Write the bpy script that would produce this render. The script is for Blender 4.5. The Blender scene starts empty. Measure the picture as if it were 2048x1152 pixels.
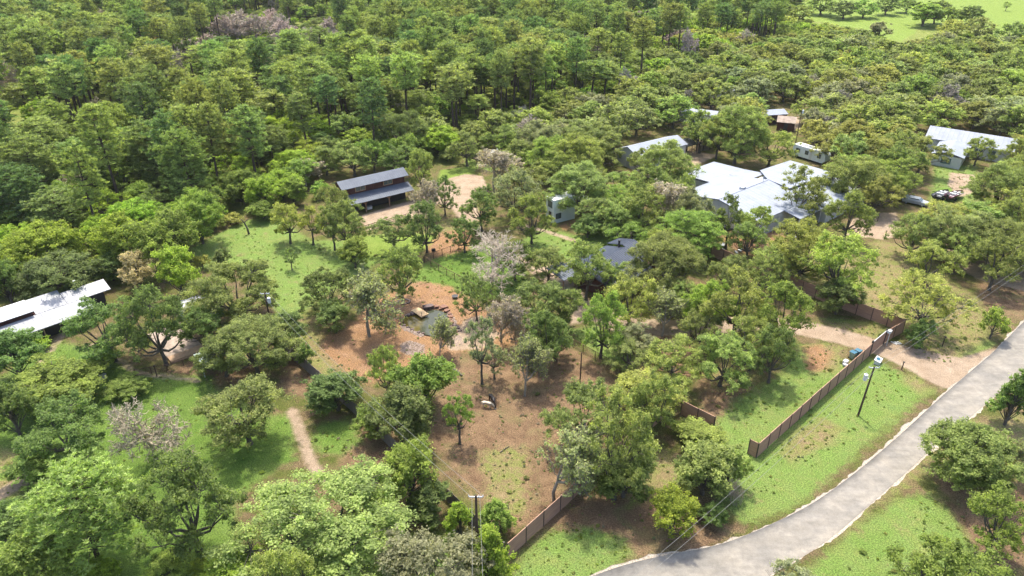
import bpy, math, random
import numpy as np
from mathutils import Vector, Matrix
R = math.radians
rng = np.random.default_rng(11)
random.seed(5)
scn = bpy.context.scene
col = scn.collection

# ------------------------------------------------------------------ camera, sky, sun, exposure
CAM_H, PITCH, FPX = 55.0, R(28.9), 1450.0
cam_data = bpy.data.cameras.new('camera')
cam_data.lens = FPX / 2048 * 36; cam_data.sensor_width = 36
cam_data.clip_start = .5; cam_data.clip_end = 9000
camera = bpy.data.objects.new('camera', cam_data); col.objects.link(camera)
camera.location = (0, 0, CAM_H); camera.rotation_euler = (R(90) - PITCH, 0, 0)
scn.camera = camera

SUN_EL, SUN_AZ = R(68), R(-12)          # azimuth from +Y towards +X
world = bpy.data.worlds.new('World'); scn.world = world; world.use_nodes = True
wn = world.node_tree; sky = wn.nodes.new('ShaderNodeTexSky')
sky.sky_type = 'NISHITA'; sky.sun_disc = False
sky.sun_elevation = SUN_EL; sky.sun_rotation = SUN_AZ
sky.dust_density = 4.0
bg = wn.nodes['Background']; bg.inputs['Strength'].default_value = .15
wn.links.new(sky.outputs[0], bg.inputs['Color'])
sl = bpy.data.lights.new('sun', 'SUN'); sl.energy = 2.25; sl.angle = R(3); sl.color = (1, .94, .80)
sun = bpy.data.objects.new('sun', sl); col.objects.link(sun)
sd = Vector((math.sin(SUN_AZ) * math.cos(SUN_EL), math.cos(SUN_AZ) * math.cos(SUN_EL), math.sin(SUN_EL)))
sun.rotation_euler = sd.to_track_quat('Z', 'Y').to_euler(); sun.location = (0, 0, 120)
scn.view_settings.view_transform = 'Standard'; scn.view_settings.look = 'None'
scn.view_settings.exposure = 1.5; scn.view_settings.gamma = 1
scn.render.engine = 'CYCLES'
scn.cycles.max_bounces = 6; scn.cycles.diffuse_bounces = 3; scn.cycles.transmission_bounces = 4
scn.cycles.caustics_reflective = False; scn.cycles.caustics_refractive = False

# ------------------------------------------------------------------ site survey: picture point <-> place on the land
FW = np.array([0, math.cos(PITCH), -math.sin(PITCH)]); UP = np.array([0, math.sin(PITCH), math.cos(PITCH)])
CAM = np.array([0, 0, CAM_H])
def at(px, py, z=0.):
    d = np.array([(px - 1024) / FPX, 0, 0]) + UP * (-(py - 576) / FPX) + FW
    return CAM + d * ((z - CAM_H) / d[2])
def atv(px, py, z=0.): return Vector(at(px, py, z))
def pix(p):
    q = np.asarray(p, float) - CAM; zc = q @ FW
    return np.stack([1024 + FPX * q[..., 0] / zc, 576 - FPX * (q @ UP) / zc], -1)
def pxm(p): return FPX / float((np.asarray(p, float) - CAM) @ FW)      # pixels per metre at a point
def height_at(px, py, base):            # height of the point of the vertical plane x-parallel through base seen at row py
    d = UP * (-(py - 576) / FPX) + FW
    return max(.5, CAM_H + d[2] * base[1] / d[1])
def inside(poly, X, Y):
    poly = np.asarray(poly, float); r = np.zeros(np.shape(X), bool); n = len(poly); j = n - 1
    for i in range(n):
        xi, yi = poly[i]; xj, yj = poly[j]
        c = ((yi > Y) != (yj > Y)) & (X < (xj - xi) * (Y - yi) / (yj - yi + 1e-12) + xi)
        r ^= c; j = i
    return r
def segdist(poly, X, Y, closed=True):
    poly = np.asarray(poly, float); d = np.full(np.shape(X), 1e9); n = len(poly)
    for i in range(n if closed else n - 1):
        a = poly[i]; b = poly[(i + 1) % n]; ab = b - a; L = ab @ ab + 1e-12
        t = np.clip(((X - a[0]) * ab[0] + (Y - a[1]) * ab[1]) / L, 0, 1)
        d = np.minimum(d, np.hypot(X - a[0] - t * ab[0], Y - a[1] - t * ab[1]))
    return d

# ------------------------------------------------------------------ object helpers
def tag(o, label=None, cat=None, group=None, kind=None):
    if label: o['label'] = label
    if cat: o['category'] = cat
    if group: o['group'] = group
    if kind: o['kind'] = kind
    return o
def empty(name, loc=(0, 0, 0), rz=0, label=None, cat=None, group=None):
    o = bpy.data.objects.new(name, None); col.objects.link(o)
    o.empty_display_size = .3; o.location = loc; o.rotation_euler = (0, 0, rz)
    return tag(o, label, cat, group)
def mesh_np(name, V, Fq, mat=None, attrs=None, smooth=False):
    """V (n,3), Fq (m,k) one polygon size; attrs: name -> per-face float array"""
    V = np.asarray(V, np.float32); Fq = np.asarray(Fq, np.int32)
    me = bpy.data.meshes.new(name); m, k = Fq.shape
    me.vertices.add(len(V)); me.vertices.foreach_set('co', V.ravel())
    me.loops.add(m * k); me.loops.foreach_set('vertex_index', Fq.ravel())
    me.polygons.add(m); me.polygons.foreach_set('loop_start', np.arange(m, dtype=np.int32) * k)
    me.update(calc_edges=True)
    for an, av in (attrs or {}).items():
        at_ = me.attributes.new(an, 'FLOAT', 'FACE'); at_.data.foreach_set('value', np.asarray(av, np.float32))
    if smooth: me.polygons.foreach_set('use_smooth', np.ones(m, bool))
    if mat: me.materials.append(mat)
    return me
def link(name, me, parent=None):
    o = bpy.data.objects.new(name, me); col.objects.link(o)
    if parent is not None: o.parent = parent
    return o

class MB:
    """collects boxes, slabs and tubes for ONE mesh"""
    def __init__(s): s.v = []; s.f = []
    def add(s, vs, fs):
        n = len(s.v); s.v += [tuple(v) for v in vs]; s.f += [tuple(i + n for i in f) for f in fs]; return s
    def box(s, x0, x1, y0, y1, z0, z1, M=None):
        vs = [Vector((x, y, z)) for z in (z0, z1) for x, y in ((x0, y0), (x1, y0), (x1, y1), (x0, y1))]
        if M is not None: vs = [M @ v for v in vs]
        return s.add(vs, [(3, 2, 1, 0), (4, 5, 6, 7), (0, 1, 5, 4), (1, 2, 6, 5), (2, 3, 7, 6), (3, 0, 4, 7)])
    def slab(s, pts, t):
        """polygon pts (3D, top face, counter-clockwise seen from above), thickness t downwards"""
        n = len(pts); top = [Vector(p) for p in pts]; bot = [p - Vector((0, 0, t)) for p in top]
        return s.add(top + bot, [tuple(range(n)), tuple(reversed(range(n, 2 * n)))] +
                     [(i, i + n, (i + 1) % n + n, (i + 1) % n) for i in range(n)])
    def tube(s, pts, rad, n=8, caps=True):
        pts = [Vector(p) for p in pts]
        if not hasattr(rad, '__len__'): rad = [rad] * len(pts)
        rings = []; base = len(s.v); up = None
        for i, p in enumerate(pts):
            d = (pts[min(i + 1, len(pts) - 1)] - pts[max(i - 1, 0)]).normalized()
            a = d.orthogonal().normalized() if up is None else (up - d * up.dot(d)).normalized()
            up = a; b = d.cross(a)
            for k in range(n):
                t = 2 * math.pi * k / n; s.v.append(tuple(p + (a * math.cos(t) + b * math.sin(t)) * rad[i]))
        for i in range(len(pts) - 1):
            for k in range(n):
                s.f.append((base + i * n + k, base + i * n + (k + 1) % n, base + (i + 1) * n + (k + 1) % n, base + (i + 1) * n + k))
        if caps:
            s.f.append(tuple(base + k for k in reversed(range(n)))); e = base + (len(pts) - 1) * n
            s.f.append(tuple(e + k for k in range(n)))
        return s
    def build(s, name, mat, parent=None, smooth=False, bevel=0):
        me = bpy.data.meshes.new(name); me.from_pydata(s.v, [], s.f); me.validate(); me.update()
        if mat: me.materials.append(mat)
        if smooth: me.polygons.foreach_set('use_smooth', np.ones(len(me.polygons), bool))
        o = link(name, me, parent)
        if bevel:
            b = o.modifiers.new('bevel', 'BEVEL'); b.width = bevel; b.segments = 2; b.limit_method = 'ANGLE'
        return o

# ------------------------------------------------------------------ material helpers
def newmat(name):
    m = bpy.data.materials.new(name); m.use_nodes = True; nt = m.node_tree
    return m, nt, nt.nodes['Principled BSDF']
def node(nt, typ, **kw):
    n = nt.nodes.new(typ)
    for k, v in kw.items():
        if k in n.bl_rna.properties.keys(): setattr(n, k, v)
        else: n.inputs[k.replace('_', ' ')].default_value = v
    return n
def lk(nt, a, b): nt.links.new(a, b)
def noise(nt, vec, scale, detail=4, rough=.55, dist=0):
    n = nt.nodes.new('ShaderNodeTexNoise'); n.inputs['Scale'].default_value = scale
    n.inputs['Detail'].default_value = detail; n.inputs['Roughness'].default_value = rough
    n.inputs['Distortion'].default_value = dist
    if vec is not None: lk(nt, vec, n.inputs['Vector'])
    return n.outputs['Fac']
def ramp(nt, fac, stops):
    n = nt.nodes.new('ShaderNodeValToRGB'); e = n.color_ramp.elements
    while len(e) < len(stops): e.new(.5)
    for i, (p, c) in enumerate(stops):
        e[i].position = p; e[i].color = (*c, 1) if len(c) == 3 else c
    lk(nt, fac, n.inputs['Fac']); return n.outputs['Color']
def mixc(nt, fac, a, b, mode='MIX'):
    n = nt.nodes.new('ShaderNodeMix'); n.data_type = 'RGBA'; n.blend_type = mode
    for s, v in ((n.inputs[0], fac), (n.inputs[6], a), (n.inputs[7], b)):
        if hasattr(v, 'is_linked'): lk(nt, v, s)
        elif isinstance(v, (int, float)): s.default_value = v
        else: s.default_value = (*v, 1)
    return n.outputs[2]
def mth(nt, op, a, b=0., c=0.):
    n = nt.nodes.new('ShaderNodeMath'); n.operation = op
    for s, v in zip(n.inputs, (a, b, c)):
        if hasattr(v, 'is_linked'): lk(nt, v, s)
        else: s.default_value = v
    return n.outputs[0]
def bump(nt, bsdf, h, strength=.4, dist=.05):
    b = nt.nodes.new('ShaderNodeBump'); b.inputs['Strength'].default_value = strength; b.inputs['Distance'].default_value = dist
    lk(nt, h, b.inputs['Height']); lk(nt, b.outputs[0], bsdf.inputs['Normal'])
def smat(name, c1, c2, scale=3., rough=.75, metal=0., bmp=.2, bdist=.02, stretch=None, spec=.4, lo=.3, hi=.7):
    """two-colour noise material in object space, optional stretch of the grain"""
    m, nt, b = newmat(name); tc = nt.nodes.new('ShaderNodeTexCoord'); v = tc.outputs['Object']
    if stretch:
        mp = nt.nodes.new('ShaderNodeMapping'); mp.inputs['Scale'].default_value = stretch; lk(nt, v, mp.inputs[0]); v = mp.outputs[0]
    n1 = noise(nt, v, scale, 6, .65)
    lk(nt, ramp(nt, n1, [(lo, c1), (hi, c2)]), b.inputs['Base Color'])
    b.inputs['Roughness'].default_value = rough; b.inputs['Metallic'].default_value = metal
    b.inputs['Specular IOR Level'].default_value = spec
    if bmp: bump(nt, b, n1, bmp, bdist)
    return m
def leafmat(name, transl=.6, rough=.6):
    m, nt, b = newmat(name)
    a = nt.nodes.new('ShaderNodeAttribute'); a.attribute_type = 'INSTANCER'; a.attribute_name = 'tint'
    v = nt.nodes.new('ShaderNodeAttribute'); v.attribute_type = 'GEOMETRY'; v.attribute_name = 'var'
    oi = nt.nodes.new('ShaderNodeObjectInfo')
    hs = nt.nodes.new('ShaderNodeHueSaturation')
    lk(nt, a.outputs['Color'], hs.inputs['Color'])
    lk(nt, mth(nt, 'MULTIPLY_ADD', v.outputs['Fac'], -.024, .513), hs.inputs['Hue'])     # young tips yellower, old leaves bluer
    lk(nt, mth(nt, 'MULTIPLY_ADD', v.outputs['Fac'], 1.15, .45), hs.inputs['Value'])
    hs.inputs['Saturation'].default_value = 1.0
    hs2 = nt.nodes.new('ShaderNodeHueSaturation'); lk(nt, hs.outputs[0], hs2.inputs['Color'])
    lk(nt, mth(nt, 'MULTIPLY_ADD', oi.outputs['Random'], .02, .49), hs2.inputs['Hue'])
    lk(nt, mth(nt, 'MULTIPLY_ADD', oi.outputs['Random'], .18, .88), hs2.inputs['Value'])
    lk(nt, hs2.outputs[0], b.inputs['Base Color']); b.inputs['Roughness'].default_value = rough
    b.inputs['Specular IOR Level'].default_value = .25
    tr = nt.nodes.new('ShaderNodeBsdfTranslucent')
    lk(nt, mixc(nt, 1., hs2.outputs[0], (1.12, 1.2, .55), 'MULTIPLY'), tr.inputs['Color'])
    mx = nt.nodes.new('ShaderNodeMixShader'); mx.inputs[0].default_value = transl
    lk(nt, b.outputs[0], mx.inputs[1]); lk(nt, tr.outputs[0], mx.inputs[2])
    lk(nt, mx.outputs[0], nt.nodes['Material Output'].inputs['Surface'])
    return m
M = {}
M['leaf'] = leafmat('broad_leaves'); M['needle'] = leafmat('pine_needles', .5, .5)
M['bark'] = smat('oak_bark', (.035, .03, .025), (.13, .115, .095), 5, .9, bmp=.5)
M['pinebark'] = smat('pine_bark', (.03, .022, .018), (.10, .07, .05), 4, .9, bmp=.5)
def tintbark():
    m, nt, b = newmat('bare_twigs'); a = nt.nodes.new('ShaderNodeAttribute'); a.attribute_type = 'INSTANCER'; a.attribute_name = 'tint'
    tc = nt.nodes.new('ShaderNodeTexCoord'); n1 = noise(nt, tc.outputs['Object'], 2.5, 4)
    lk(nt, mixc(nt, 1., a.outputs['Color'], ramp(nt, n1, [(.3, (.6, .6, .6)), (.7, (1.2, 1.2, 1.2))]), 'MULTIPLY'), b.inputs['Base Color'])
    b.inputs['Roughness'].default_value = .9; return m
M['twig'] = tintbark()
# ------------------------------------------------------------------ the land: one sheet, its soils and lawns laid out in plots
def W(pts): return [tuple(at(x, y)[:2]) for x, y in pts]
Z_GREEN = [W(p) for p in (
    [(380, 497), (470, 450), (545, 425), (620, 480), (700, 480), (750, 480), (770, 520), (700, 560), (640, 600), (600, 630), (565, 650), (540, 600), (520, 560), (460, 530), (400, 540)],
    [(850, 528), (905, 495), (1000, 480), (1045, 520), (1060, 570), (1010, 600), (950, 595), (900, 585), (850, 572), (815, 555)],
    [(1040, 480), (1085, 455), (1150, 470), (1250, 470), (1300, 440), (1330, 480), (1240, 500), (1170, 500), (1190, 530), (1130, 520), (1060, 510)],
    [(1130, 450), (1170, 430), (1290, 440), (1290, 490), (1180, 475)],
    [(1010, 1170), (1050, 1100), (1100, 1062), (1180, 1055), (1240, 1075), (1265, 1100), (1200, 1170)],
    [(1420, 860), (1470, 800), (1560, 750), (1600, 690), (1650, 690), (1690, 725), (1740, 715), (1790, 740), (1865, 780), (1700, 920), (1600, 1010), (1490, 1050), (1440, 1000), (1400, 930)],
    [(1590, 1170), (1700, 1060), (1790, 1000), (1860, 985), (1915, 1040), (1990, 1170)],
    [(-60, 800), (40, 725), (110, 680), (215, 705), (270, 745), (330, 750), (420, 750), (440, 790), (540, 830), (590, 830), (590, 920), (520, 960), (470, 1000), (480, 1200), (-90, 1200)],
    [(630, 850), (700, 835), (725, 880), (690, 910), (620, 900)],
    [(1140, 660), (1190, 650), (1280, 720), (1250, 750), (1170, 690)],
    [(1640, 635), (1700, 640), (1790, 655), (1750, 680), (1650, 640)],
    [(1830, 690), (1950, 640), (1990, 690), (1900, 730), (1820, 700)],
    [(1870, 330), (1950, 330), (1960, 400), (1860, 410)],
    [(930, 315), (1010, 315), (990, 345), (930, 330)],
    [(590, 1050), (1010, 1080), (1000, 1200), (500, 1200)],
)]
Z_MEADOW = [W(p) for p in (
    [(1560, 25), (1620, -5), (1720, -30), (1800, -90), (2300, -90), (2300, 90), (2060, 72), (1990, 62), (1920, 55), (1850, 52), (1800, 85), (1730, 60), (1640, 45)],
    [(1330, 12), (1420, 8), (1420, 40), (1340, 30)],
    [(1725, 205), (1775, 215), (1770, 262), (1735, 255)], [(1815, 220), (1880, 228), (1875, 252), (1815, 245)], [(1790, 270), (1825, 275), (1815, 300), (1790, 295)],
    [(870, 400), (880, 340), (960, 330), (900, 395)],
    [(690, 475), (800, 465), (880, 470), (860, 500), (760, 520), (700, 520)])]
Z_LITTER = [W(p) for p in (
    [(880, 710), (960, 690), (1060, 680), (1140, 690), (1225, 745), (1250, 850), (1200, 950), (1130, 1010), (1080, 1050), (1010, 1060), (950, 1000), (905, 950), (850, 880), (880, 780)],
    [(1240, 1060), (1300, 1010), (1420, 1030), (1480, 1060), (1400, 1110), (1290, 1115), (1220, 1100)],
    [(1060, 1010), (1200, 980), (1340, 960), (1360, 1020), (1230, 1070), (1110, 1080)],
    [(560, 740), (590, 700), (640, 760), (620, 790), (560, 780)],
    [(640, 860), (760, 850), (800, 900), (880, 950), (880, 1000), (760, 1000), (700, 950)],
    [(1380, 700), (1480, 740), (1500, 800), (1440, 860), (1400, 820)],
    [(1290, 660), (1390, 640), (1430, 700), (1380, 760), (1300, 740)],
    [(1860, 930), (1960, 960), (2060, 980), (2060, 1150), (1960, 1130), (1900, 1010)],
    [(1760, 700), (1870, 690), (1900, 720), (1800, 700)],
    [(1950, 560), (2060, 560), (2060, 640), (1980, 650)],
    [(310, 760), (420, 700), (520, 720), (480, 770), (350, 770)],
)]
Z_DRY = [W(p) for p in (
    [(1640, 560), (1690, 500), (1760, 480), (1850, 500), (1900, 560), (1960, 600), (1980, 680), (1900, 730), (1830, 720), (1800, 690), (1810, 640), (1760, 630)],
    [(1640, 640), (1780, 650), (1745, 685), (1680, 670)],
    [(1575, 880), (1600, 855), (1650, 838), (1690, 856), (1665, 890), (1610, 915), (1580, 925), (1560, 905)], [(1820, 745), (1865, 775), (1840, 790), (1800, 760)],
    [(570, 640), (610, 630), (660, 700), (720, 770), (700, 790), (640, 760), (590, 700)],
    [(1870, 840), (2060, 830), (2060, 900), (1900, 920), (1760, 1010), (1660, 1090), (1640, 1080), (1780, 960)],
    [(1380, 720), (1500, 700), (1520, 760), (1440, 780)],
    [(960, 900), (1050, 900), (1060, 1030), (980, 1020)],
    [(1240, 950), (1330, 900), (1380, 960), (1250, 1020)],
    [(0, 890), (60, 910), (50, 990), (-40, 1000)],
    [(1610, 690), (1690, 690), (1680, 740), (1620, 750)],
    [(760, 470), (900, 440), (960, 470), (900, 500), (820, 500)])]
Z_CLAY = [W(p) for p in (
    [(690, 660), (740, 610), (800, 575), (840, 562), (900, 572), (940, 598), (1000, 640), (1040, 655), (1035, 690), (960, 700), (905, 705), (880, 740), (800, 745), (740, 770), (690, 745), (640, 700), (650, 670)],
    [(1430, 465), (1480, 445), (1600, 480), (1560, 520), (1480, 505)],
    [(1605, 695), (1640, 690), (1665, 705), (1650, 740), (1615, 740)],
    [(1120, 452), (1150, 438), (1165, 446), (1130, 460)],
    [(1260, 335), (1300, 335), (1310, 352), (1270, 352)],
    [(880, 465), (950, 455), (940, 500), (870, 515), (850, 500)])]
Z_SAND = [W(p) for p in (
    [(718, 432), (832, 398), (845, 372), (880, 362), (930, 348), (965, 352), (975, 375), (950, 400), (960, 440), (930, 452), (905, 420), (880, 405), (860, 415), (850, 435), (790, 445), (735, 462)],
    [(1740, 425), (1790, 425), (1800, 445), (1795, 470), (1770, 480), (1690, 470), (1700, 440)],
    [(1870, 470), (1960, 520), (2080, 545), (2080, 590), (1960, 560), (1850, 500)],
    [(1900, 345), (1950, 350), (1945, 385), (1920, 395), (1895, 370)],
    [(1140, 600), (1180, 600), (1190, 640), (1140, 650)],
    [(1320, 300), (1400, 305), (1440, 310), (1380, 335), (1330, 320)],
    [(1560, 235), (1600, 235), (1600, 262), (1570, 262)],
    [(1740, 702), (1775, 690), (1870, 716), (1950, 714), (2020, 690), (2000, 740), (1950, 775), (1885, 778), (1840, 752), (1790, 725)],
    [(930, 640), (960, 630), (1000, 670), (960, 700), (900, 700), (890, 690)])]
def Lw(pts, w): return (W(pts), w)
L_SAND = [Lw([(2010, 715), (1940, 735), (1870, 722), (1800, 705), (1740, 690), (1680, 672), (1600, 655), (1500, 645), (1400, 655), (1320, 655), (1240, 650), (1160, 610), (1110, 560), (1060, 520)], 2.1),
          Lw([(1040, 450), (1090, 462), (1130, 475), (1175, 492), (1200, 500)], .55),
          Lw([(583, 822), (600, 865), (615, 905), (640, 960)], .6),
          Lw([(180, 690), (225, 712), (275, 748)], .35), Lw([(330, 755), (270, 745), (400, 762)], .3),
          Lw([(60, 760), (100, 700), (125, 668)], .45), Lw([(-20, 1000), (50, 960), (70, 900)], .9)]
STONES = [W([(800, 690), (815, 680), (850, 690), (850, 705), (820, 712), (802, 704)]), W([(888, 672), (905, 662), (935, 682), (920, 692), (898, 692)])]
POND = [(x, y) for x, y in W([(811, 638), (820, 632), (836, 629), (850, 628), (858, 622), (872, 621), (888, 626), (894, 636), (899, 650), (904, 662), (895, 668), (870, 669), (848, 665), (832, 659), (818, 653), (810, 646)])]

def ground_grid(xs, ys):
    X, Y = np.meshgrid(xs, ys); nx, ny = len(xs), len(ys)
    j, i = np.meshgrid(np.arange(ny - 1), np.arange(nx - 1), indexing='ij')
    a = (j * nx + i).ravel(); F = np.stack([a, a + 1, a + 1 + nx, a + nx], 1)
    return X.ravel(), Y.ravel(), F
def cum(a, b, s, g):       # even spacing s between a..b then growing outwards
    c = list(np.arange(a, b + 1e-6, s)); lo, hi = [a], [b]; st = s
    while hi[-1] < 6000: st *= g; hi.append(hi[-1] + st); lo.append(lo[-1] - st)
    return np.array(sorted(lo[1:]) + c + hi[1:])
def zone(X, Y, polys, lines=(), soft=2.4):
    v = np.full(X.shape, -9.)
    for p in polys:
        d = segdist(p, X, Y); d = np.where(inside(p, X, Y), d, -d); v = np.maximum(v, d)
    for p, w in lines: v = np.maximum(v, w - segdist(p, X, Y, False))
    return np.clip(v / soft * .5 + .5, 0, 1)
GX, GY, GF = ground_grid(cum(-110, 125, .6, 1.12), cum(36, 205, .6, 1.12))
pd = segdist(POND, GX, GY); pd = np.where(inside(POND, GX, GY), pd, -pd)
near = np.clip((pd + .9) / 1.3, 0, 1)
rough_z = .05 * np.sin(GX * .21 + 1.3) * np.cos(GY * .17) + .03 * np.sin(GX * .53) * np.sin(GY * .47 + 2)
GZ = rough_z * 0 - near * .62
me = mesh_np('ground', np.stack([GX, GY, GZ], 1), GF, smooth=True)
FORW = [W([(-400, -205), (2400, -205), (2400, 60), (1500, 190), (1100, 230), (900, 330), (640, 330), (560, 400), (400, 470), (300, 560), (-300, 640)])]
zones = dict(green=zone(GX, GY, Z_GREEN), meadow=zone(GX, GY, Z_MEADOW), litter=zone(GX, GY, Z_LITTER), dry=zone(GX, GY, Z_DRY),
             deep=zone(GX, GY, [Z_GREEN[7], Z_GREEN[8], Z_GREEN[1], Z_GREEN[-1]], (), 5),
             clay=zone(GX, GY, Z_CLAY), sand=zone(GX, GY, Z_SAND, L_SAND, 1.2), stones=zone(GX, GY, STONES, (), 1.2), wood=zone(GX, GY, FORW, (), 8),
             bank=np.clip((pd + 1.0) / 1.4, 0, 1))
for k, v in zones.items():
    a = me.attributes.new(k, 'FLOAT', 'POINT'); a.data.foreach_set('value', v.astype(np.float32))
def ground_mat():
    m, nt, b = newmat('ground'); tc = nt.nodes.new('ShaderNodeTexCoord'); v = tc.outputs['Object']
    big = noise(nt, v, .09, 5, .6); mid = noise(nt, v, .55, 6, .65); fine = noise(nt, v, 6.5, 8, .75); leafy = noise(nt, v, 14, 5, .8)
    patch = noise(nt, v, .25, 7, .7, 1.2); edge = noise(nt, v, .8, 8, .75, .6)
    def Z(n): a = nt.nodes.new('ShaderNodeAttribute'); a.attribute_type = 'GEOMETRY'; a.attribute_name = n; return a.outputs['Fac']
    def mask(n, lo=.42, hi=.58, amp=.55):
        s = mth(nt, 'ADD', Z(n), mth(nt, 'MULTIPLY', mth(nt, 'SUBTRACT', edge, .5), amp))
        mr = nt.nodes.new('ShaderNodeMapRange'); mr.inputs[1].default_value = lo; mr.inputs[2].default_value = hi; lk(nt, s, mr.inputs[0]); return mr.outputs[0]
    def two(fac, c1, c2, lo=.35, hi=.65): return ramp(nt, fac, [(lo, c1), (hi, c2)])
    speck = two(fine, (.5, .5, .5), (1.5, 1.5, 1.5), .4, .6)
    speck2 = two(leafy, (.62, .62, .62), (1.38, 1.38, 1.38), .38, .62)
    litter = two(mid, (.12, .088, .045), (.21, .15, .085))
    olive = two(mid, (.085, .105, .022), (.14, .135, .045))
    c = mixc(nt, two(patch, (0, 0, 0), (1, 1, 1), .42, .56), litter, olive)
    wood = mixc(nt, two(patch, (0, 0, 0), (1, 1, 1), .35, .6), (.12, .165, .03), (.23, .25, .07))
    c = mixc(nt, mask('wood', .4, .6), c, wood)
    lit2 = mixc(nt, mth(nt, 'MULTIPLY', two(patch, (0, 0, 0), (1, 1, 1), .5, .66), .6), two(mid, (.155, .095, .058), (.27, .175, .105)), (.18, .17, .07))
    c = mixc(nt, mask('litter', .35, .65, .9), c, lit2)
    grass = mixc(nt, two(patch, (0, 0, 0), (1, 1, 1), .38, .62), two(mid, (.125, .205, .042), (.185, .27, .062)), two(mid, (.225, .26, .075), (.155, .225, .065)))
    grass = mixc(nt, mth(nt, 'MULTIPLY', two(noise(nt, v, .38, 8, .8, .4), (0, 0, 0), (1, 1, 1), .56, .68), .8), grass, (.25, .2, .1))
    grass = mixc(nt, mth(nt, 'MULTIPLY', mask('deep', .3, .7), .75), grass, two(mid, (.07, .14, .02), (.13, .2, .035)))
    c = mixc(nt, mask('green', .38, .62, .8), c, grass)
    c = mixc(nt, mask('dry', .38, .66, 1.0), c, mixc(nt, two(edge, (0, 0, 0), (1, 1, 1), .42, .58), two(mid, (.29, .215, .12), (.22, .165, .085)), (.20, .21, .065)))
    c = mixc(nt, mask('meadow', .42, .58), c, two(mid, (.16, .23, .04), (.21, .27, .06)))
    clay = mixc(nt, two(patch, (0, 0, 0), (1, 1, 1), .4, .7), two(mid, (.255, .14, .08), (.34, .205, .125)), (.33, .19, .09))
    c = mixc(nt, mask('clay', .38, .62, .8), c, clay)
    smooth = c
    vor = nt.nodes.new('ShaderNodeTexVoronoi'); vor.inputs['Scale'].default_value = 5; lk(nt, v, vor.inputs['Vector'])
    c = mixc(nt, mask('stones', .42, .6), c, ramp(nt, vor.outputs['Color'], [(.2, (.13, .09, .065)), (.8, (.32, .24, .19))]))
    c = mixc(nt, mask('bank', .5, .9, .2), c, (.13, .1, .045))
    c = mixc(nt, 1., c, (.8, .82, .8), 'MULTIPLY'); c = mixc(nt, 1., c, speck, 'MULTIPLY'); c = mixc(nt, .7, c, speck2, 'MULTIPLY')
    sandc = mixc(nt, .45, two(mid, (.265, .20, .14), (.345, .27, .20)), speck, 'MULTIPLY'); sandc = mixc(nt, .5, sandc, two(patch, (.8, .78, .75), (1.12, 1.1, 1.08)), 'MULTIPLY')
    c = mixc(nt, mask('sand', .38, .62, .7), c, sandc)
    lk(nt, c, b.inputs['Base Color']); b.inputs['Roughness'].default_value = .95; b.inputs['Specular IOR Level'].default_value = .1
    bump(nt, b, mth(nt, 'ADD', fine, leafy), .9, .12)
    return m
me.materials.append(ground_mat())
tag(link('ground', me), kind='structure')

# road, its pale gravel edges, water
def strip(name, left, right, mat, z, zedge=None):
    V = []; F = []
    for l, r in zip(left, right):
        for k in range(5): t = k / 4; V.append((l[0] + (r[0] - l[0]) * t, l[1] + (r[1] - l[1]) * t, z + (.03 * math.sin(t * math.pi) if zedge is None else 0)))
    for i in range(len(left) - 1):
        for k in range(4): a = i * 5 + k; F.append((a, a + 1, a + 6, a + 5))
    V += [(V[i * 5 + s][0], V[i * 5 + s][1], -.1) for i in range(len(left)) for s in (0, 4)]
    n = len(left) * 5
    for i in range(len(left) - 1):
        F.append((i * 5 + 5, i * 5, n + i * 2, n + i * 2 + 2)); F.append((i * 5 + 4, i * 5 + 9, n + i * 2 + 3, n + i * 2 + 1))
    return link(name, mesh_np(name, V, F, mat, smooth=False))
def resample(pts, n):
    p = np.array(pts, float); d = np.r_[0, np.cumsum(np.hypot(*np.diff(p, axis=0).T))]; t = np.linspace(0, d[-1], n)
    for _ in range(1): q = np.stack([np.interp(t, d, p[:, 0]), np.interp(t, d, p[:, 1])], 1)
    k = np.ones(15) / 15; pad = np.pad(q, ((7, 7), (0, 0)), 'edge'); s = np.stack([np.convolve(pad[:, i], k, 'valid') for i in (0, 1)], 1)
    return s
RL = W([(900, 1310), (1060, 1215), (1180, 1150), (1235, 1133), (1290, 1117), (1350, 1107), (1420, 1097), (1480, 1078), (1536, 1051), (1575, 1035), (1620, 1012), (1700, 955), (1760, 905), (1820, 852), (1875, 800), (1930, 752), (1990, 702), (2050, 640), (2150, 560), (2300, 470), (2500, 380)])
RR = W([(1180, 1420), (1330, 1300), (1450, 1210), (1540, 1148), (1600, 1118), (1650, 1087), (1700, 1045), (1760, 992), (1830, 930), (1870, 890), (1920, 852), (1990, 793), (2050, 738), (2150, 650), (2280, 560), (2450, 450), (2700, 350)])
NR = 420
rl, rr = resample(RL, NR), resample(RR, NR)
rl_idx = [int(np.argmin(np.hypot(*(rl - r).T))) for r in rr]
rl = np.array([rl[i] for i in rl_idx]); k9 = np.ones(9) / 9
rl = np.stack([np.convolve(np.pad(rl[:, i], 4, 'edge'), k9, 'valid') for i in (0, 1)], 1)
ctr = (rl + rr) / 2; nrm = (rl - rr); nrm /= np.hypot(*nrm.T)[:, None]
def wob(n, a, f): t = np.arange(n); return a * (np.sin(t * f + 1) + .6 * np.sin(t * f * 2.3 + 4) + .5 * rng.normal(size=n))
m, nt, b = newmat('asphalt'); tc = nt.nodes.new('ShaderNodeTexCoord'); v = tc.outputs['Object']
mp = nt.nodes.new('ShaderNodeMapping'); mp.inputs['Rotation'].default_value = (0, 0, R(-43)); mp.inputs['Scale'].default_value = (.25, 1.0, 1); lk(nt, v, mp.inputs[0])
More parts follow.
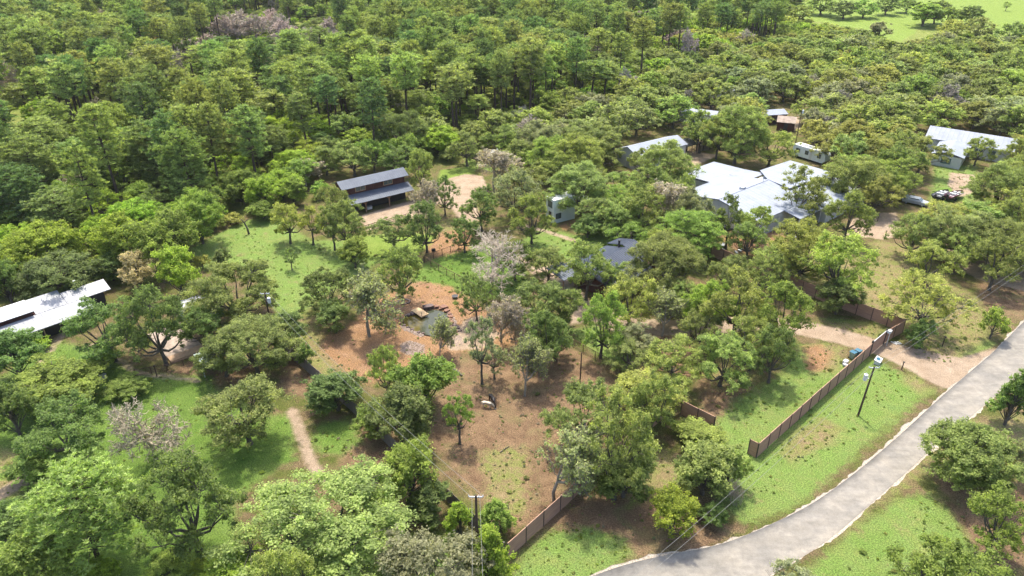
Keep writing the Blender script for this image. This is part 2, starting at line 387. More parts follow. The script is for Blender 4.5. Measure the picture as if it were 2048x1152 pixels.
c = ramp(nt, noise(nt, mp.outputs[0], 1.4, 6, .6), [(.3, (.165, .153, .132)), (.7, (.225, .21, .184))])
c = mixc(nt, .6, c, ramp(nt, noise(nt, v, .35, 6, .7), [(.38, (.72, .72, .74)), (.62, (1.25, 1.2, 1.14))]), 'MULTIPLY')
c = mixc(nt, .8, c, ramp(nt, noise(nt, v, 14, 4, .8), [(.35, (.8, .8, .8)), (.65, (1.2, 1.2, 1.2))]), 'MULTIPLY')
vo = nt.nodes.new('ShaderNodeTexVoronoi'); vo.feature = 'DISTANCE_TO_EDGE'; vo.inputs['Scale'].default_value = .22; lk(nt, v, vo.inputs['Vector'])
c = mixc(nt, mth(nt, 'MULTIPLY', mth(nt, 'LESS_THAN', mth(nt, 'ADD', vo.outputs['Distance'], mth(nt, 'MULTIPLY', noise(nt, v, 2, 4), .03)), .017), .35), c, (.14, .13, .12))
blot = noise(nt, v, 1.1, 7, .75, .5); c = mixc(nt, .55, c, ramp(nt, blot, [(.4, (.8, .8, .8)), (.6, (1.15, 1.15, 1.15))]), 'MULTIPLY')
lk(nt, c, b.inputs['Base Color']); b.inputs['Roughness'].default_value = .9; bump(nt, b, noise(nt, v, 20, 3), .3, .02)
M['asphalt'] = m
road = strip('road', rl, rr, M['asphalt'], .035); tag(road, kind='structure')
M['verge'] = smat('pale_gravel', (.18, .145, .105), (.40, .35, .29), 7, .95, bmp=.6, bdist=.05, lo=.35, hi=.6)
for s, e in ((1, rl), (-1, rr)):
    inn = e - nrm * s * .12; w = np.clip(.2 + wob(NR, .11, .31) + wob(NR, .1, .07), .03, .9)[:, None]; out = e + nrm * s * w
    v_ = strip('gravel_verge', out if s > 0 else inn, inn if s > 0 else out, M['verge'], .02, 0); tag(v_, kind='structure')
m, nt, b = newmat('pond_water'); b.inputs['Roughness'].default_value = .06; b.inputs['Transmission Weight'].default_value = 0
tc = nt.nodes.new('ShaderNodeTexCoord'); v = tc.outputs['Object']
sx = nt.nodes.new('ShaderNodeSeparateXYZ'); lk(nt, v, sx.inputs[0])
ed = mth(nt, 'ADD', sx.outputs[0], mth(nt, 'MULTIPLY', noise(nt, v, .6, 4), 1.0))
mr = nt.nodes.new('ShaderNodeMapRange'); mr.inputs[1].default_value = -13.0; mr.inputs[2].default_value = -12.2; lk(nt, ed, mr.inputs[0])
lk(nt, mixc(nt, mr.outputs[0], ramp(nt, noise(nt, v, 1.5, 5, .6), [(.35, (.075, .06, .012)), (.65, (.14, .11, .03))]), (.05, .055, .035)), b.inputs['Base Color'])
bump(nt, b, noise(nt, v, 6, 3), .05, .03); b.inputs['IOR'].default_value = 1.33
pw = np.array(POND); cpt = pw.mean(0); pw2 = cpt + (pw - cpt) * 1.12
pond = link('pond_water', mesh_np('pond_water', [(x, y, -.09) for x, y in pw2], [list(range(len(pw2)))], m)); tag(pond, kind='structure')
# ------------------------------------------------------------------ trees: shapes
def unit(n): v = rng.normal(size=(n, 3)); return v / np.linalg.norm(v, axis=1, keepdims=True)
def leafquads(P, N, size, aspect=.55):
    n = len(P); t = np.cross(N, unit(n)); t /= np.linalg.norm(t, axis=1, keepdims=True) + 1e-9; b = np.cross(N, t)
    s = size * rng.uniform(.6, 1.35, (n, 1)); bend = N * s * .18
    V = np.stack([P - t * s, P + b * s * aspect - bend, P + t * s, P - b * s * aspect - bend], 1).reshape(-1, 3)
    return V, np.arange(4 * n).reshape(n, 4)
def clump_leaves(C, rad, n_per, size, flat=.88, shell=.5, upb=.75):
    """leafy clumps: centres C, radii rad; more leaves on the upper shell"""
    k = len(C); idx = np.repeat(np.arange(k), n_per); d = unit(k * n_per); d[:, 2] = np.where(d[:, 2] < -.25, -d[:, 2], d[:, 2])
    r = rad[idx] * rng.uniform(shell * .6, 1.1, k * n_per) * (1 + .24 * rng.normal(size=k * n_per))
    P = C[idx] + d * r[:, None] * np.array([1, 1, flat])
    N = d * .7 + np.array([0, 0, upb]) + unit(len(P)) * .75; N /= np.linalg.norm(N, axis=1, keepdims=True)
    cv = rng.normal(0, .15, k)[idx]; var = np.clip(.5 + cv + rng.normal(0, .22, len(P)), 0, 1)
    V, F = leafquads(P, N, size); return V, F, var
def crown_mesh(name, parts, mat):
    V = []; F = []; A = []; o = 0
    for v, f, a in parts: V.append(v); F.append(f + o); A.append(a); o += len(v)
    return mesh_np(name, np.concatenate(V), np.concatenate(F), mat, dict(var=np.concatenate(A)))
def mb_mesh(mb, name, mat):
    me = bpy.data.meshes.new(name); me.from_pydata(mb.v, [], mb.f); me.update(); me.materials.append(mat)
    me.polygons.foreach_set('use_smooth', np.ones(len(me.polygons), bool)); return me
def wig(a, b, n, amp):
    a, b = np.array(a, float), np.array(b, float); L = np.linalg.norm(b - a)
    out = [a + (b - a) * t / n + (rng.normal(size=3) * amp * L * (0 < t < n)) for t in range(n + 1)]; return out
def limbs(mb, base, targets, r0, lobes_of, twig=.03, n=6):
    for T in targets:
        mid = base + (T - base) * .5 + np.array([0, 0, -.12 * np.linalg.norm(T - base)]) + rng.normal(size=3) * .15
        pts = [base, (base + mid) / 2 + rng.normal(size=3) * .08, mid, (mid + T) / 2 + rng.normal(size=3) * .12, T]
        mb.tube(pts, [r0, r0 * .8, r0 * .58, r0 * .36, r0 * .2], n, False)
    for T, Cs in zip(targets, lobes_of):
        for c in Cs: mb.tube(wig(T, c, 2, .1), [r0 * .2, r0 * .13, twig * .5], 4, False)
def make_oak(Rc=4.6, Hc=8.2, lobes=13, per=20, n_leaf=78, size=.115, lean=0, low=.3, sparse=1.0, mat='leaf', rv=.36, cr=.48, tufts=None):
    mb = MB(); th = Hc * low; b0 = np.array([0, 0, -.25]); fork = np.array([lean * .4, rng.normal() * .15, th])
    tr = .026 * Hc + .05
    mb.tube([b0, b0 + (0, 0, .4), *wig((0, 0, .5), fork, 3, .03)], [tr * 1.6, tr * 1.2, tr * 1.0, tr * .92, tr * .88, tr * .85], 8, False)
    T = []; zc = Hc * (.38 + low * .42); ga = rng.uniform(0, 6.28); LR = []
    for i in range(lobes):
        t = (i + .5) / lobes; el = np.clip(1 - 1.6 * t + rng.normal() * .1, -.65, 1); a = ga + i * 2.39996 + rng.normal() * .35
        rr = math.sqrt(max(0, 1 - el * el)); k = rng.uniform(.5, .84)
        T.append(np.array([math.cos(a) * rr * Rc * k + lean, math.sin(a) * rr * Rc * k, zc + el * (Hc - zc) * rng.uniform(.55, .86)])); LR.append(Rc * rng.uniform(.7, 1.25) * rv)
    lob = []; C = []; rad = []
    for p, lr in zip(T, LR):
        d = unit(per); d[:, 2] = np.where(d[:, 2] < -.3, -d[:, 2], d[:, 2]); cs = p + d * lr * np.array([1, 1, .88]) * rng.uniform(.55, 1.12, (per, 1)); lob.append(cs[::2])
        C.append(cs); rad.append(rng.uniform(.65, 1.35, per) * cr)
    limbs(mb, fork, T, tr * .6, lob)
    C = np.concatenate(C); rad = np.concatenate(rad)
    keep = rng.uniform(size=len(C)) < sparse; C, rad = C[keep], rad[keep]
    return mb_mesh(mb, 'trunk', M['bark']), crown_mesh('crown', [clump_leaves(C, rad, n_leaf, size)], M[mat])
def make_dense(Rc=3.3, Hc=6.6, k=280, n_leaf=62, size=.125, low=.04, cone=0., mat='leaf', crad=(.09, .19), lumps=15):
    mb = MB(); tr = .02 * Hc + .05
    mb.tube([(0, 0, -.2), (0, 0, Hc * .3), (.05, .1, Hc * .85)], [tr * 1.3, tr, tr * .2], 7, False)
    L = unit(lumps); L[:, 2] = np.where(L[:, 2] < -.5, -L[:, 2], L[:, 2]); LS = rng.uniform(.28, .48, lumps); LK = rng.uniform(.55, .8, lumps)
    zc = Hc * (low + (1 - low) * (.5 if cone < .1 else .36)); j = rng.integers(0, lumps, k)
    d = L[j] * LK[j, None] + unit(k) * LS[j, None] * rng.uniform(.5, 1.05, (k, 1)); d[:, 2] = np.clip(d[:, 2], -.95, 1.02)
    C = d * np.array([Rc, Rc, 0]); C[:, 2] = zc + np.where(d[:, 2] > 0, (Hc - zc) * .95, (zc - Hc * low) * .92) * d[:, 2]
    if cone: C[:, :2] *= (1 - cone * np.clip((C[:, 2] - zc) / (Hc - zc), 0, 1))[:, None]
    rad = rng.uniform(*crad, k) * Rc
    for c in C[::6]: mb.tube([(0, 0, max(.3, c[2] - .35 * Hc)), c * .6 + np.array([0, 0, c[2] * .2]), c], [tr * .4, tr * .25, .02], 4, False)
    return mb_mesh(mb, 'trunk', M['bark']), crown_mesh('crown', [clump_leaves(C, rad, n_leaf, size)], M[mat])
def make_pine(Rc=3.4, Hc=15.5, low=.42, whorls=13, size=.3, tufts=9, k=17, dome=2.3):
    mb = MB(); tr = .014 * Hc + .05; bx, by = rng.normal(size=2) * .35
    def ax(z): t = z / Hc; return np.array([bx * t * t, by * t * t, z])
    mb.tube([ax(z) for z in (-.3, .5, Hc * .3, Hc * .6, Hc * .85, Hc)], [tr * 1.4, tr * 1.1, tr * .9, tr * .65, tr * .3, .03], 7, False)
    P = []
    for w in range(whorls):
        t = (w + rng.uniform(-.3, .3)) / (whorls - 1); t = min(max(t, 0), 1); z = Hc * (low + (1 - low) * .97 * t)
        prof = (.55 + .45 * math.sin(math.pi * min(1, t * 1.5 + .12))) if t < .45 else math.sqrt(max(.03, 1 - ((t - .4) / .62) ** 2.2))
        nb = 5 if t < .9 else 4; a0 = rng.uniform(0, 6.28)
        for j in range(nb):
            if rng.uniform() < .12: continue
            a = a0 + j * 6.283 / nb + rng.normal() * .25; L = Rc * prof * rng.uniform(.75, 1.1); up = L * rng.uniform(.12, .5) * (1 if t > .3 else .3)
            s = ax(z); e = s + np.array([math.cos(a) * L, math.sin(a) * L, up]); mid = (s + e) / 2 + np.array([0, 0, -.08 * L])
            mb.tube([s, mid, e], [tr * .28, tr * .17, .02], 4, False)
            m_ = max(3, int(tufts * L / Rc)); tt = rng.uniform(.35, 1.08, m_)[:, None]
            q = s + (e - s) * tt + rng.normal(size=(m_, 3)) * np.array([.26, .26, .16]) * L * .42; q[:, 2] += .15; P.append(q)
    P.append(ax(Hc) + rng.normal(size=(6, 3)) * .3)
    nd = int(len(P) * dome); d = unit(nd); d[:, 2] = np.where(d[:, 2] < -.15, -d[:, 2], d[:, 2]); f = unit(5)      # the rounded outer head of the crown, in billows
    lump = 1 + .13 * np.sin(4 * (d @ f[0]) + 1) + .12 * np.sin(6 * (d @ f[1]) + 2) + .1 * np.sin(9 * (d @ f[2]))
    hz_ = Hc * (1 - low) * .56; q = d * np.array([Rc * .86, Rc * .86, hz_]) * (lump * rng.uniform(.78, 1.02, nd))[:, None]; q[:, 2] += Hc - hz_ * 1.02; q[:, 0] += bx * .6; q[:, 1] += by * .6; P.append(q)
    P = np.concatenate(P); n = len(P); idx = np.repeat(np.arange(n), k)
    d = unit(n * k); d[:, 2] = np.abs(d[:, 2]) * .9 + .1; d /= np.linalg.norm(d, axis=1, keepdims=True)
    s = size * rng.uniform(.7, 1.3, (n * k, 1)) * 1.9; w = np.cross(d, unit(n * k)); w /= np.linalg.norm(w, axis=1, keepdims=True); w *= size * .26
    b = P[idx]; V = np.stack([b - w * .6, b + d * s * .55 - w, b + d * s, b + d * s * .55 + w], 1).reshape(-1, 3)
    var = np.clip(.5 + rng.normal(0, .17, n)[idx] + rng.normal(0, .15, n * k), 0, 1)
    return mb_mesh(mb, 'trunk', M['pinebark']), crown_mesh('crown', [(V, np.arange(4 * n * k).reshape(-1, 4), var)], M['needle'])
def make_bare(Rc=4., Hc=7., levels=5, leaf=0, twigr=.022, spread=.55, kids=3):
    mb = MB(); tw = MB(); ends = []
    def grow(p, d, L, r, lv):
        d = d / np.linalg.norm(d); q = p + d * L; mid = (p + q) / 2 + rng.normal(size=3) * L * .07
        tgt = mb if lv >= levels - 1 else tw
        tgt.tube([p, mid, q], [r, r * .85, r * .66], 6 if lv >= levels - 1 else 3, False)
        if lv == 0: ends.append(q); return
        for _ in range(kids + (lv == levels)):
            nd = d + rng.normal(size=3) * spread * (1.15 if lv > 2 else 1) + np.array([0, 0, .12]); grow(q, nd, L * rng.uniform(.62, .86), max(twigr, r * .6), lv - 1)
        if lv < levels: grow(mid, d + rng.normal(size=3) * .8, L * .6, max(twigr, r * .45), max(0, lv - 2))
    grow(np.array([0, 0, -.2]), np.array([rng.normal() * .1, 0, 1.]), Hc * .3, .03 * Hc, levels)
    ends = np.array(ends); a = np.array(tw.v); allp = np.concatenate([a, np.array(mb.v)]); sc = np.array([Rc / np.percentile(np.abs(allp[:, :2]), 98), 0, Hc / allp[:, 2].max()]); sc[1] = sc[0]
    for t in (mb, tw): t.v = [tuple(np.array(v) * sc) for v in t.v]
    ends = ends * sc
    tm = mb_mesh(mb, 'trunk', M['twig']); cm = mb_mesh(tw, 'crown', M['twig'])
    if leaf:
        sel = ends[rng.uniform(size=len(ends)) < leaf]; V, F, var = clump_leaves(sel, np.full(len(sel), .38), 9, .15)
        return tm, cm, crown_mesh('foliage', [(V, F, var)], M['leaf'])
    return tm, cm
PROTO = {k: [] for k in 'O X S D V P Y J G W B K g o p d'.split()}
def add(key, n, f, r, h):
    for _ in range(n):                                    # measure each grown tree so that it can be set to its surveyed width and height
        ms = f(); co = np.empty(len(ms[1].vertices) * 3, np.float32); ms[1].vertices.foreach_get('co', co); co = co.reshape(-1, 3)
        PROTO[key].append((ms, float(np.percentile(np.hypot(co[:, 0], co[:, 1]), 88 if key in 'GKWg' else 96)), float(np.percentile(co[:, 2], 99.7))))
add('O', 7, lambda: make_oak(4.6, 8.0, lobes=int(rng.integers(11, 15)), low=rng.uniform(.2, .32), lean=rng.normal() * .5, sparse=rng.uniform(.8, 1)), 4.5, 8.0)
add('X', 3, lambda: make_oak(7.6, 11.5, lobes=20, per=32, n_leaf=90, size=.12, low=rng.uniform(.18, .24), sparse=.92, rv=.29, cr=.62), 7.6, 11.5)
add('S', 3, lambda: make_oak(3., 6.4, lobes=10, per=14, n_leaf=52, size=.11, low=.34, sparse=.85, rv=.36, cr=.38), 3.0, 6.4)
add('D', 4, make_dense, 3.2, 6.6); add('V', 2, lambda: make_dense(5., 8.5, k=560, n_leaf=80, size=.125, crad=(.07, .14), lumps=24), 4.9, 8.5)
add('P', 4, lambda: make_pine(rng.uniform(3.2, 3.6), 15.5, low=rng.uniform(.4, .52), whorls=12, tufts=10, k=16, size=.28), 3.3, 15.5)
add('Y', 2, lambda: make_pine(5., 15.5, low=.22, whorls=19, size=.22, tufts=22, k=17, dome=7), 5., 15.5)
add('J', 3, lambda: make_dense(2.4, 5.2, k=250, n_leaf=60, size=.1, low=.0, cone=.5, crad=(.09, .16)), 2.4, 5.2)
add('B', 2, lambda: make_dense(1.6, 2., k=60, n_leaf=45, size=.11, low=.0, crad=(.14, .26)), 1.6, 2.0)
add('G', 2, lambda: make_bare(4., 7., 6, spread=rng.uniform(.55, .7), twigr=.02, kids=3), 4., 7.); add('K', 2, lambda: make_bare(3.6, 7., 6, leaf=rng.uniform(.3, .42)), 3.6, 7.)
add('W', 1, lambda: make_bare(4., 6., 6, spread=.8, twigr=.026, kids=3), 4., 6.)
add('o', 5, lambda: make_oak(4.4, 8., lobes=15, per=13, n_leaf=34, size=.2, low=.2, rv=.33, cr=.5), 4.4, 8.)
add('d', 3, lambda: make_dense(3.3, 6.6, k=170, n_leaf=32, size=.2, crad=(.1, .18), lumps=18), 3.3, 6.6)
add('p', 4, lambda: make_pine(rng.uniform(3.2, 3.7), 15.5, low=rng.uniform(.48, .62), whorls=11, size=.3, tufts=11, k=11), 3.4, 15.5)
add('g', 1, lambda: make_bare(3.2, 8., 6, twigr=.085), 3.2, 8.)

# ------------------------------------------------------------------ trees: where they stand
TINT = dict(o=(.275, .33, .10), y=(.35, .385, .105), g=(.25, .335, .075), d=(.185, .25, .075), s=(.30, .33, .18), k=(.155, .23, .095),
            b=(.31, .41, .06), c=(.62, .54, .32), n=(.30, .35, .125), m=(.235, .30, .11), w=(.40, .34, .255), r=(.46, .385, .315), t=(.40, .35, .26), q=(.5, .17, .08))
# (kind, crown middle x, crown width, top row, foot row, tint) read off the photograph, 2048 px wide
CAT = [l.split() for l in '''
P 130 85 120 268 n;P 185 70 100 185 m;P 318 80 90 215 n;P 245 85 100 180 n;P 410 75 90 185 n;P 478 90 138 285 n;P 85 95 235 345 n;P 420 75 170 280 n;P 45 80 165 252 n;D 225 95 208 318 g;P 340 110 242 375 n
P 300 110 240 385 m;P 170 130 275 400 m;P 60 110 270 420 m;P 30 110 330 470 k;P 240 100 255 370 m;P 380 90 255 360 n;P 470 90 240 350 n;P 540 80 250 345 m
G 450 60 28 85 r;G 385 62 75 125 r;G 485 60 25 80 r;G 640 62 38 98 r;G 600 40 55 100 r;G 535 45 20 60 r;G 300 34 60 100 q;G 92 44 20 60 r;G 8 40 125 205 w;G 530 46 98 175 t;G 345 60 0 40 r;G 465 55 22 76 r;G 510 50 28 82 r;G 560 45 26 78 r;G 575 50 40 92 r;G 655 45 45 100 r;G 400 50 68 112 r;G 368 45 84 128 r;K 1100 50 0 40 q
P 728 48 60 130 m;P 760 75 85 200 n;P 845 45 45 125 m;P 965 35 15 112 k;P 995 42 120 207 n;P 885 52 140 212 n;P 922 52 138 214 n;P 690 75 165 245 m;P 620 70 155 255 m;P 548 80 180 295 n;P 640 50 55 140 m;P 840 60 180 255 n;P 955 50 190 260 n;P 780 55 155 250 n;D 740 60 192 250 g
P 1040 50 90 165 n;P 1110 70 60 150 m;P 1180 80 10 75 m;P 1310 50 18 95 m;P 1340 45 20 98 m;P 1095 60 92 175 m;P 1185 75 120 215 m;P 1150 50 125 200 n;P 1210 60 125 205 m;P 1255 50 25 110 n;P 1060 35 15 90 n
D 85 150 447 565 b;D 10 70 520 615 d;D 120 150 508 612 d;P 105 110 375 480 m;D 190 70 435 522 b;D 240 95 425 545 b;D 300 105 440 560 g;D 350 90 420 535 g;D 395 100 385 492 g;D 272 78 503 590 c;D 358 90 490 602 b;J 447 48 497 548 d;B 403 35 508 540 y;B 460 45 425 452 y;B 430 40 435 462 g
O 205 160 592 722 d;O 305 150 568 730 d;O 465 175 520 645 o;O 400 120 605 690 d;O 500 180 622 745 o;O 440 110 660 752 d;D 25 110 660 765 d;D 110 175 722 825 g;D 255 80 750 803 g;B 75 50 672 705 b;D 20 95 762 880 d;D 205 60 690 740 g
O 573 82 403 487 y;S 620 52 410 490 y;O 662 76 402 500 o;O 692 88 398 503 o;O 668 70 368 445 o;S 580 32 498 540 d;D 708 62 474 538 g;S 785 85 428 505 d;O 850 92 398 505 d;K 860 60 362 440 t;O 888 60 345 432 d;O 800 108 485 606 o;K 730 120 545 673 o;O 650 115 530 630 d;D 668 76 600 672 d;K 877 64 640 718 s;O 952 82 540 642 d;K 985 140 450 565 r;O 928 75 430 505 d;K 1003 85 582 685 t
S 962 72 638 768 s;S 988 55 692 758 s;K 1050 92 683 792 s;D 572 82 625 705 d;B 612 38 685 742 d;O 770 75 688 800 y;D 850 125 705 835 g;D 672 112 738 834 d;G 779 24 632 662 w;O 1030 80 480 560 d;D 800 120 770 902 d;D 742 78 810 882 g;S 917 66 783 888 g
O 1064 88 383 487 o;O 1200 96 388 462 o;D 1176 60 428 478 d;O 1285 95 370 470 o;K 1335 95 366 458 t;O 1385 85 382 472 s;S 1425 70 430 500 o;S 1462 68 388 498 d;O 1500 80 440 520 o;O 1176 112 478 600 o;O 1236 70 522 596 o;O 1098 95 488 562 o;O 1334 165 463 590 o;O 1262 90 440 500 g;O 1240 100 395 475 o;O 1075 125 552 655 d;O 1088 110 615 745 d;D 1112 80 640 728 d
O 1207 105 583 716 g;O 1263 110 548 655 y;K 1330 100 588 672 s;O 1270 90 640 705 s;O 1255 105 672 745 o;O 1345 130 668 768 y;O 1420 120 556 662 b;O 1480 150 538 682 y;O 1452 150 655 772 o;O 1565 130 556 695 g;O 1552 100 645 765 d;O 1300 170 735 838 y;O 1380 90 560 640 o;O 1130 90 570 660 o;O 1510 100 630 740 o;O 1400 90 620 705 o
O 1606 98 336 442 o;O 1512 80 408 490 y;O 1703 92 378 485 o;O 1610 150 438 565 y;O 1682 145 462 602 y;D 1678 86 560 635 d;O 1565 120 478 560 o;O 1833 100 425 518 o;O 1895 120 395 475 y;O 1965 120 400 470 o;O 1915 100 452 542 o;O 2003 110 465 580 o;O 1862 120 478 580 y;O 1862 155 540 664 y;J 1848 62 636 702 d;B 1990 60 615 682 g;O 1760 90 350 430 y;O 1460 90 505 590 o;O 1530 90 500 590 o;O 2040 90 380 480 o
O 122 170 788 930 d;G 285 150 775 918 w;D 70 120 892 965 g;P 150 200 918 1130 n;O 358 205 885 1100 d;D 5 110 1010 1115 d;D 190 85 1118 1190 b;D 330 90 1105 1180 g;D 415 70 1108 1160 b;D 470 120 1095 1200 b;O 480 185 745 888 o;D 60 150 1060 1220 g
O 642 335 905 1118 n;D 818 128 876 1015 g;J 868 96 958 1048 d;O 850 235 1045 1230 s;J 920 64 1003 1078 b;J 993 78 1000 1085 g;J 978 100 1048 1175 b;O 560 150 1085 1260 y
O 1170 160 756 900 o;K 1112 160 845 1000 o;O 1240 150 788 998 o;D 1250 140 890 1015 d;O 1310 110 738 865 o;D 1395 95 838 895 y;D 1412 140 875 1008 o;O 1332 125 282 388 o;O 1283 60 295 352 o;O 1405 84 222 306 o;O 1480 125 208 328 o;O 1545 92 258 334 y;O 1312 90 332 430 o;O 1360 74 350 440 o;O 1440 70 225 318 o;O 1372 70 375 470 s;D 1348 96 980 1082 b;D 1425 56 1003 1055 d;G 1468 34 950 1005 w;D 1390 80 900 980 d;D 1460 80 890 985 o
O 1645 70 -8 30 g;O 1690 60 5 38 d;O 1730 60 0 36 g;O 1775 60 -4 30 d;D 1815 50 0 26 g;O 1600 50 10 45 g;D 1850 70 8 52 g;O 1875 60 2 48 d;D 1895 40 15 55 g;O 1945 50 12 50 d;D 1925 40 20 48 g;O 1960 60 35 78 o;O 2030 70 45 95 o;O 1905 60 40 80 y;D 1760 50 45 80 s;S 2014 16 4 22 g;D 1720 60 60 100 o;D 1555 50 5 40 d
O 1030 112 330 440 s;O 962 82 372 462 d;K 988 92 300 380 t;O 705 100 282 352 o;O 795 85 288 352 d;D 600 72 318 378 g;D 562 82 338 402 b;O 842 62 298 388 o;K 607 72 322 372 t;D 482 92 338 412 g;D 530 72 352 424 b;B 640 45 362 397 g;D 525 60 400 442 g;O 745 80 275 345 g;O 650 80 290 350 o;D 585 60 355 410 g
O 1960 60 272 332 o;O 1848 92 270 350 o;O 2042 62 275 340 o;O 1800 90 290 372 o
J 2030 78 738 858 d;D 1938 178 842 992 o;K 2037 45 880 955 w;O 2012 140 972 1108 g;O 1930 225 1066 1240 g;S 1590 115 1118 1215 s;D 1985 80 900 985 y
'''.replace('\n', ';').split(';') if l.strip()]
PINK = [[(430, 28), (575, 22), (580, 62), (520, 70), (440, 72)], [(355, 78), (412, 76), (412, 110), (356, 112)], [(588, 42), (668, 42), (668, 84), (590, 86)], [(2, 130), (34, 130), (34, 200), (2, 200)], [(290, 64), (316, 64), (316, 86), (290, 86)]]
KEEP = [
  # ground and buildings the photograph leaves in plain view: no fill tree may stand before them
    [(655, 330), (812, 328), (832, 380), (835, 455), (735, 470), (690, 420)], [(385, 500), (560, 425), (700, 480), (850, 480), (900, 580), (1040, 640), (1040, 760), (880, 760), (640, 800), (560, 690), (520, 560)],
    [(850, 345), (1000, 345), (1010, 440), (960, 520), (830, 500)], [(1092, 380), (1150, 380), (1152, 445), (1090, 480), (1090, 430)], [(1120, 480), (1265, 470), (1262, 600), (1130, 610)],
    [(1228, 292), (1345, 260), (1372, 290), (1420, 285), (1415, 312), (1440, 312), (1480, 335), (1560, 345), (1580, 312), (1640, 330), (1695, 362), (1700, 400), (1640, 470), (1500, 480), (1425, 402), (1375, 340), (1280, 340), (1230, 325)],
    [(1575, 285), (1645, 300), (1640, 330), (1575, 318)], [(1858, 248), (2030, 285), (2025, 312), (1950, 310), (1925, 330), (1880, 300)], [(1590, 240), (1600, 240), (1598, 290), (1586, 288)],
    [(1770, 375), (1925, 365), (1925, 412), (1770, 405)], [(1718, 418), (1800, 418), (1800, 480), (1760, 640), (1700, 640), (1640, 600), (1720, 520)], [(1900, 340), (1950, 345), (1945, 390), (1895, 380)],
    [(1590, 165), (1625, 165), (1625, 180), (1590, 180)], [(1432, 162), (1462, 162), (1462, 186), (1432, 186)], [(1370, 210), (1420, 210), (1420, 233), (1372, 233)], [(1518, 220), (1585, 220), (1600, 262), (1568, 262), (1520, 235)],
    [(0, 590), (220, 545), (225, 590), (130, 660), (0, 690)], [(955, 295), (1010, 300), (1005, 330), (940, 330)], [(1560, 25), (1640, -30), (2200, -60), (2200, 80), (1900, 60), (1800, 85), (1730, 60)],
    [(1735, 215), (1765, 222), (1760, 245), (1738, 240)], [(1820, 226), (1868, 232), (1868, 246), (1822, 240)], [(1440, 470), (1500, 480), (1480, 520), (1420, 515)], [(30, 700), (500, 700), (600, 850), (640, 1000), (0, 1152)], [(1000, 600), (2300, 560), (2300, 1300), (900, 1300)], [(1340, 8), (1400, 8), (1400, 30), (1340, 30)]]
FOR_POLY = [(-900, -205), (2900, -205), (2900, 40), (1500, 110), (1280, 200), (1120, 245), (960, 275), (880, 335), (640, 335), (520, 400), (430, 430), (390, 490), (300, 520), (230, 590), (-100, 600), (-900, 700)]
OAK_POLY = [(830, 335), (960, 270), (1280, 195), (1500, 105), (2900, 35), (2900, 560), (1900, 560), (1700, 480), (1560, 540), (1300, 540), (1050, 460), (960, 345)]
rng = np.random.default_rng(77)
trees = []      # kind, x, y, half width, height, tint key, individual
def add_tree(kind, px, w, top, foot, tint, cat=True):
    """fit an ellipsoidal crown to the surveyed outline, seen obliquely from above"""
    if kind in 'DJB':                       # leafy down to the ground: the outline's lower edge is the crown's
        mid = (top + foot) / 2; H = 3.
        for _ in range(6):
            c = at(px, mid, H / 2); k = pxm(c); d = c - CAM; sn = -d[2] / np.linalg.norm(d); cs = math.sqrt(1 - sn * sn); r = .5 * w / k; e = (foot - top) / 2 / k
            H = max(.85 * r, 2 * math.sqrt(max(0, e * e - (r * sn) ** 2)) / cs)
        trees.append([kind, c[0], c[1], r, H, tint, cat]); return
    midrow = foot - (foot - top) * .62
    nad = 576 + FPX / math.tan(PITCH); bx = px + (1024 - px) * (foot - midrow) / (nad - midrow)
    g = at(bx, foot); k = pxm(g + np.array([0, 0, 4.])); r = .5 * w / k; lo, hi = 1.0 * r, 40.
    for _ in range(18):
        H = (lo + hi) / 2; c = g + np.array([0, 0, .62 * H]); d = c - CAM; sn = -d[2] / np.linalg.norm(d); cs = math.sqrt(1 - sn * sn); a = .38 * H
        row = pix(c)[1] - pxm(c) * math.hypot(a * cs, r * sn)
        if row > top: lo = H
        else: hi = H
    trees.append([kind, g[0], g[1], r, max(H, 1.15 * r), tint, cat])
for k, x, w, t, f, c in CAT: add_tree(k, float(x), float(w), float(t), float(f), c)
TX = [t[1] for t in trees]; TY = [t[2] for t in trees]; TR = [t[3] * .62 if t[0] != 'P' else 1.6 for t in trees]
gx, gy = np.meshgrid(np.arange(-420, 420, 4.9), np.arange(60, 600, 4.9)); gx = gx.ravel() + rng.uniform(-2, 2, gx.size); gy = gy.ravel() + rng.uniform(-2, 2, gy.size)
pp = pix(np.stack([gx, gy, gx * 0], 1)); okr = (pp[:, 0] > -260) & (pp[:, 0] < 2300)
inF, inO = inside(FOR_POLY, pp[:, 0], pp[:, 1]), inside(OAK_POLY, pp[:, 0], pp[:, 1])
clus = np.sin(gx * .045 + 2 * np.sin(gy * .03)) * np.cos(gy * .05 + 1.4 * np.sin(gx * .026))
order = np.argsort(gy)
cell = {}
def near_free(x, y, r, f=.92):
    cx, cy = int(x // 8), int(y // 8)
    for i in (-1, 0, 1):
        for j in (-1, 0, 1):
            for (a, b, q) in cell.get((cx + i, cy + j), ()):
                if (a - x) ** 2 + (b - y) ** 2 < ((r + q) * f) ** 2: return False
    return True
for a, b, q in zip(TX, TY, TR): cell.setdefault((int(a // 8), int(b // 8)), []).append((a, b, q))
